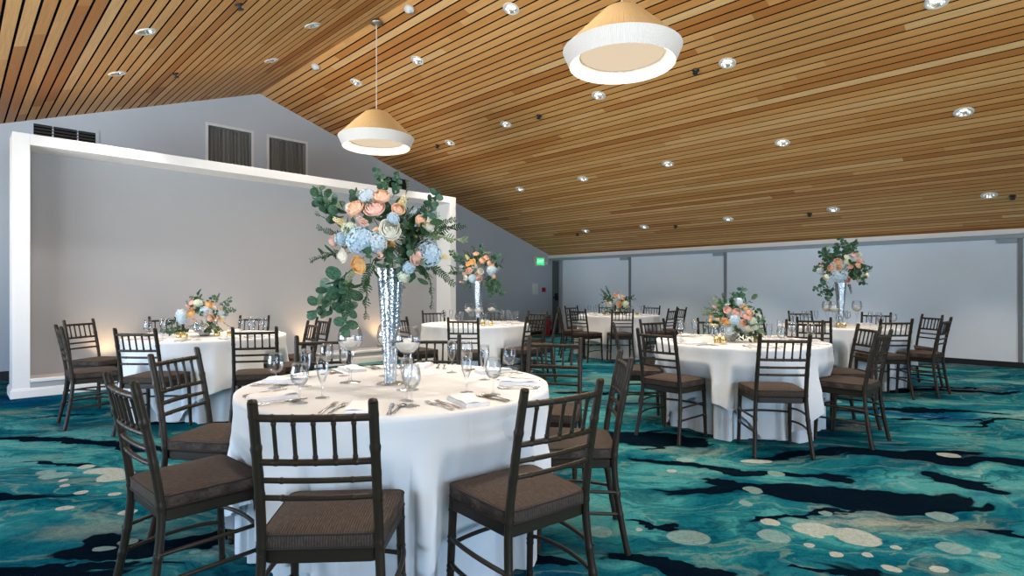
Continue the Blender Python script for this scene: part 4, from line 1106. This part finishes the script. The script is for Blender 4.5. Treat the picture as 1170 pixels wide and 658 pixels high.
# 2 left, low
t2 = [('apricot',503,122,74),('apricot',627,57,66),('peach',650,165,64),('pink',492,42,58),('peach',520,75,50),('stockpink',365,112,60),('paleblue',415,140,96),('paleblue',420,175,88),('palegreen',545,45,70),('paleblue',610,105,74),('stockcream',705,165,64),('peach',690,170,44),('stockpink',470,75,56),
      ('broad',400,230,110,-.8,-.3,-.5),('broad',450,230,110,-.2,-.9,-.5),('broad',380,200,120,-.95,.1,-.3),('euc',690,90,110,.75,.5,-.1),('euc',700,110,100,.95,.2,-.1),('fine',650,50,90,.4,.9,0),('fine',680,70,90,.7,.7,0),('broad',600,200,100,.3,-.6,-.7),('broad',560,130,100,.1,.2,-.9),('euc',320,250,110,-.75,-.65,-.2),('lime',370,240,100,-.6,-.6,-.5),('fine',430,260,110,-.2,-1,-.4),('fine',650,220,100,.6,-.7,-.2),('lime',640,230,80,.3,-.8,-.4),('fine',700,200,90,.9,-.4,0)]
s2_ = 5.7/640/7.31
bouquet('low arrangement of apricot roses in a silvery bowl on the left table', W((160+535/7.31-585)/640*5.7, 5.7, H+(331-(340+165/7.31))/640*5.7), 0.215, conv(t2, 535, 165, s2_), 4, 20)
# 5 right, low
t5 = [('pink',315,222,84),('pink',405,247,96),('apricot',295,347,96),('peach',455,352,82),('pink',490,285,70),('pink',535,300,74),('peach',530,238,76),('stockpink',460,175,70),('stockcream',495,205,70),('blue',380,322,112),('paleblue',435,135,90),('palegreen',570,330,84),('paleblue',330,430,100),('stockcream',205,385,90),('stockcream',225,320,70),
      ('stockcream',540,425,80),('palegreen',610,400,70),('stockcream',490,400,66),('palegreen',660,290,60),('stockcream',720,470,60),('stockcream',570,240,60),
      ('fine',260,240,150,-.9,.3,-.2),('fine',300,190,150,-.55,.9,-.1),('fine',250,270,150,-1,.0,-.2),('lime',240,260,140,-.8,.4,-.4),('fine',340,160,120,-.3,1,-.1),('broad',500,450,120,.1,-1,-.4),('broad',550,440,130,.5,-.9,-.4),('fine',620,440,160,.7,-.75,-.2),('fine',560,450,150,.2,-1,-.3),('lime',640,400,150,.9,-.5,-.2),('lime',620,330,130,.95,.2,-.2),('fine',620,280,120,.8,.5,0),('broad',470,430,120,-.1,-1,-.4),('fine',680,420,120,1,-.4,0),('lime',600,380,130,.7,-.6,-.5)]
s5 = 5.13/640/9.4
bouquet('low lush arrangement of pink and peach roses on the right table', W((790+440/9.4-585)/640*5.13, 5.13, H+(331-(330+320/9.4))/640*5.13), 0.235, conv(t5, 440, 320, s5), 5, 26)
# 4 far, low
t4 = [('peach',420,160,84),('cream',470,178,80),('cream',328,288,80),('peach',465,260,60),('apricot',465,300,80),('cream',400,218,64),('palegreen',560,285,96),('stockcream',590,330,80),('stockcream',545,330,70),('peach',520,210,60),('stockcream',385,160,60),
      ('fine',340,190,180,-.8,.6,0),('fine',330,210,160,-.95,.3,-.1),('fine',350,160,150,-.5,.85,0),('fine',300,260,150,-.9,-.3,-.1),('broad',400,240,140,-.4,.1,-.8),('broad',600,240,110,.8,.2,-.2),('broad',540,360,110,.2,-.9,-.5),('fine',600,220,130,.9,.4,0),('broad',500,330,110,0,-.9,-.6),('fine',620,300,110,.9,-.3,0)]
s4 = 10.4/640/13.16
bouquet('low arrangement of cream roses on the far table near the back wall', W((670+450/13.16-585)/640*10.4, 10.4, H+(331-(325+270/13.16))/640*10.4), 0.245, conv(t4, 450, 270, s4), 6, 18)

def tall_vase(a, d, h, label):
    t = thing('trumpet_vase', label, 'vase', W(a, d, TZ+0.0006), 0, 'tall silver trumpet vases')
    b = MB(); b.lathe([(0,0.010),(0.062,0.006),(0.068,0.003),(0.068,0),(0,0)], 30); b.obj('base', M['silver'], t)
    b = MB(); n = 40
    def f(u, v):
        r = 0.028+0.040*(v**1.25); fl = 1+0.13*abs(math.sin(u*2*PI*3))-0.04
        return (r*fl*math.cos(u*2*PI), r*fl*math.sin(u*2*PI), 0.006+v*(h-0.006))
    b.grid(f, 60, 36, closed=True)
    b.grid(lambda u, v: tuple(Vector(f(u, 1-0.15*v))*0.97+Vector((0,0,0.03*f(u,1-0.15*v)[2])) ) , 60, 3, closed=True)
    b.obj('body', M['mercury'], t)
tall_vase(VA, VD, 0.575, 'tall silver mercury-glass trumpet vase on the nearest table')
tall_vase((546.5-585)/640*7.75, 7.75, 0.59, 'tall silver trumpet vase on the middle table')
tall_vase((960.5-585)/640*7.35, 7.35, 0.57, 'tall silver trumpet vase on the far right table')
def bowl(a, d, r, h, label, mat):
    b = MB(); b.lathe([(0,0),(r*0.55,0),(r*0.6,0.006),(r*0.95,h*0.45),(r,h*0.7),(r*0.93,h),(r*0.89,h),(r*0.95,h*0.68),(r*0.5,0.012),(0,0.012)], 28)
    tag(b.obj('flower_bowl', mat, None, W(a, d, TZ+0.0006)), label, 'bowl', 'low flower bowls')
bowl((233.5-585)/640*5.7, 5.7, 0.078, 0.115, 'silvery mercury-glass bowl under the apricot roses on the left table', M['mercury2'])
bowl((834-585)/640*5.13, 5.13, 0.078, 0.12, 'silvery bowl under the pink roses on the right table', M['mercury2'])
bowl((705-585)/640*10.4, 10.4, 0.082, 0.12, 'silvery bowl under the cream roses on the far table', M['mercury2'])

# ------------------------------------------------------------------ camera, world, daylight
cam = bpy.data.cameras.new('camera'); cam.sensor_width = 36.0; cam.lens = 36.0*F/1170.0; cam.shift_y = 2.0/1170.0; cam.clip_start = 0.05
co = bpy.data.objects.new('camera', cam); COL.objects.link(co); co.location = (0,0,H); co.rotation_euler = (PI/2, 0, PI/4); SC.camera = co

w = bpy.data.worlds.new('daylight'); SC.world = w; w.use_nodes = True; nt = w.node_tree; nt.nodes.clear(); n = N(nt)
out = nt.nodes.new('ShaderNodeOutputWorld'); bg = nt.nodes.new('ShaderNodeBackground')
gz = n.sep(n.coord('Generated'))[2]
sky_and_ground = n.ramp(n.math('ADD', n.math('MULTIPLY', gz, 0.5), 0.5), [(0.40,(1.7,1.82,1.88)),(0.49,(1.55,1.68,1.78)),(0.51,(0.66,0.88,1.12)),(0.75,(0.56,0.80,1.12))])  # lower half is unseen bright ground, raised to light the ceiling
n.set(bg.inputs[0], sky_and_ground); bg.inputs[1].default_value = 9.0
nt.links.new(bg.outputs[0], out.inputs[0])
def portal(loc, rot, sx, sy):
    l = bpy.data.lights.new('window_portal', 'AREA'); l.shape = 'RECTANGLE'; l.size = sx; l.size_y = sy; l.energy = 1.0; l.cycles.is_portal = True
    o = bpy.data.objects.new('window_portal', l); COL.objects.link(o); o.location = loc; o.rotation_euler = rot
for a, b in FW: portal(((a+b)/2, YF-0.08, 1.135), (PI/2, 0, 0), b-a, 1.77)
for a, b in RW: portal((XR+0.08, (a+b)/2, 1.925), (PI/2, 0, PI/2), b-a, 3.35)

vs = SC.view_settings; vs.view_transform = 'Standard'; vs.look = 'None'; vs.gamma = 1.0; vs.use_curve_mapping = False; vs.exposure = 0.37
SC.cycles.max_bounces = 8; SC.cycles.diffuse_bounces = 4; SC.cycles.transparent_max_bounces = 24; SC.cycles.sample_clamp_indirect = 6.0
SC.cycles.caustics_reflective = False; SC.cycles.caustics_refractive = False
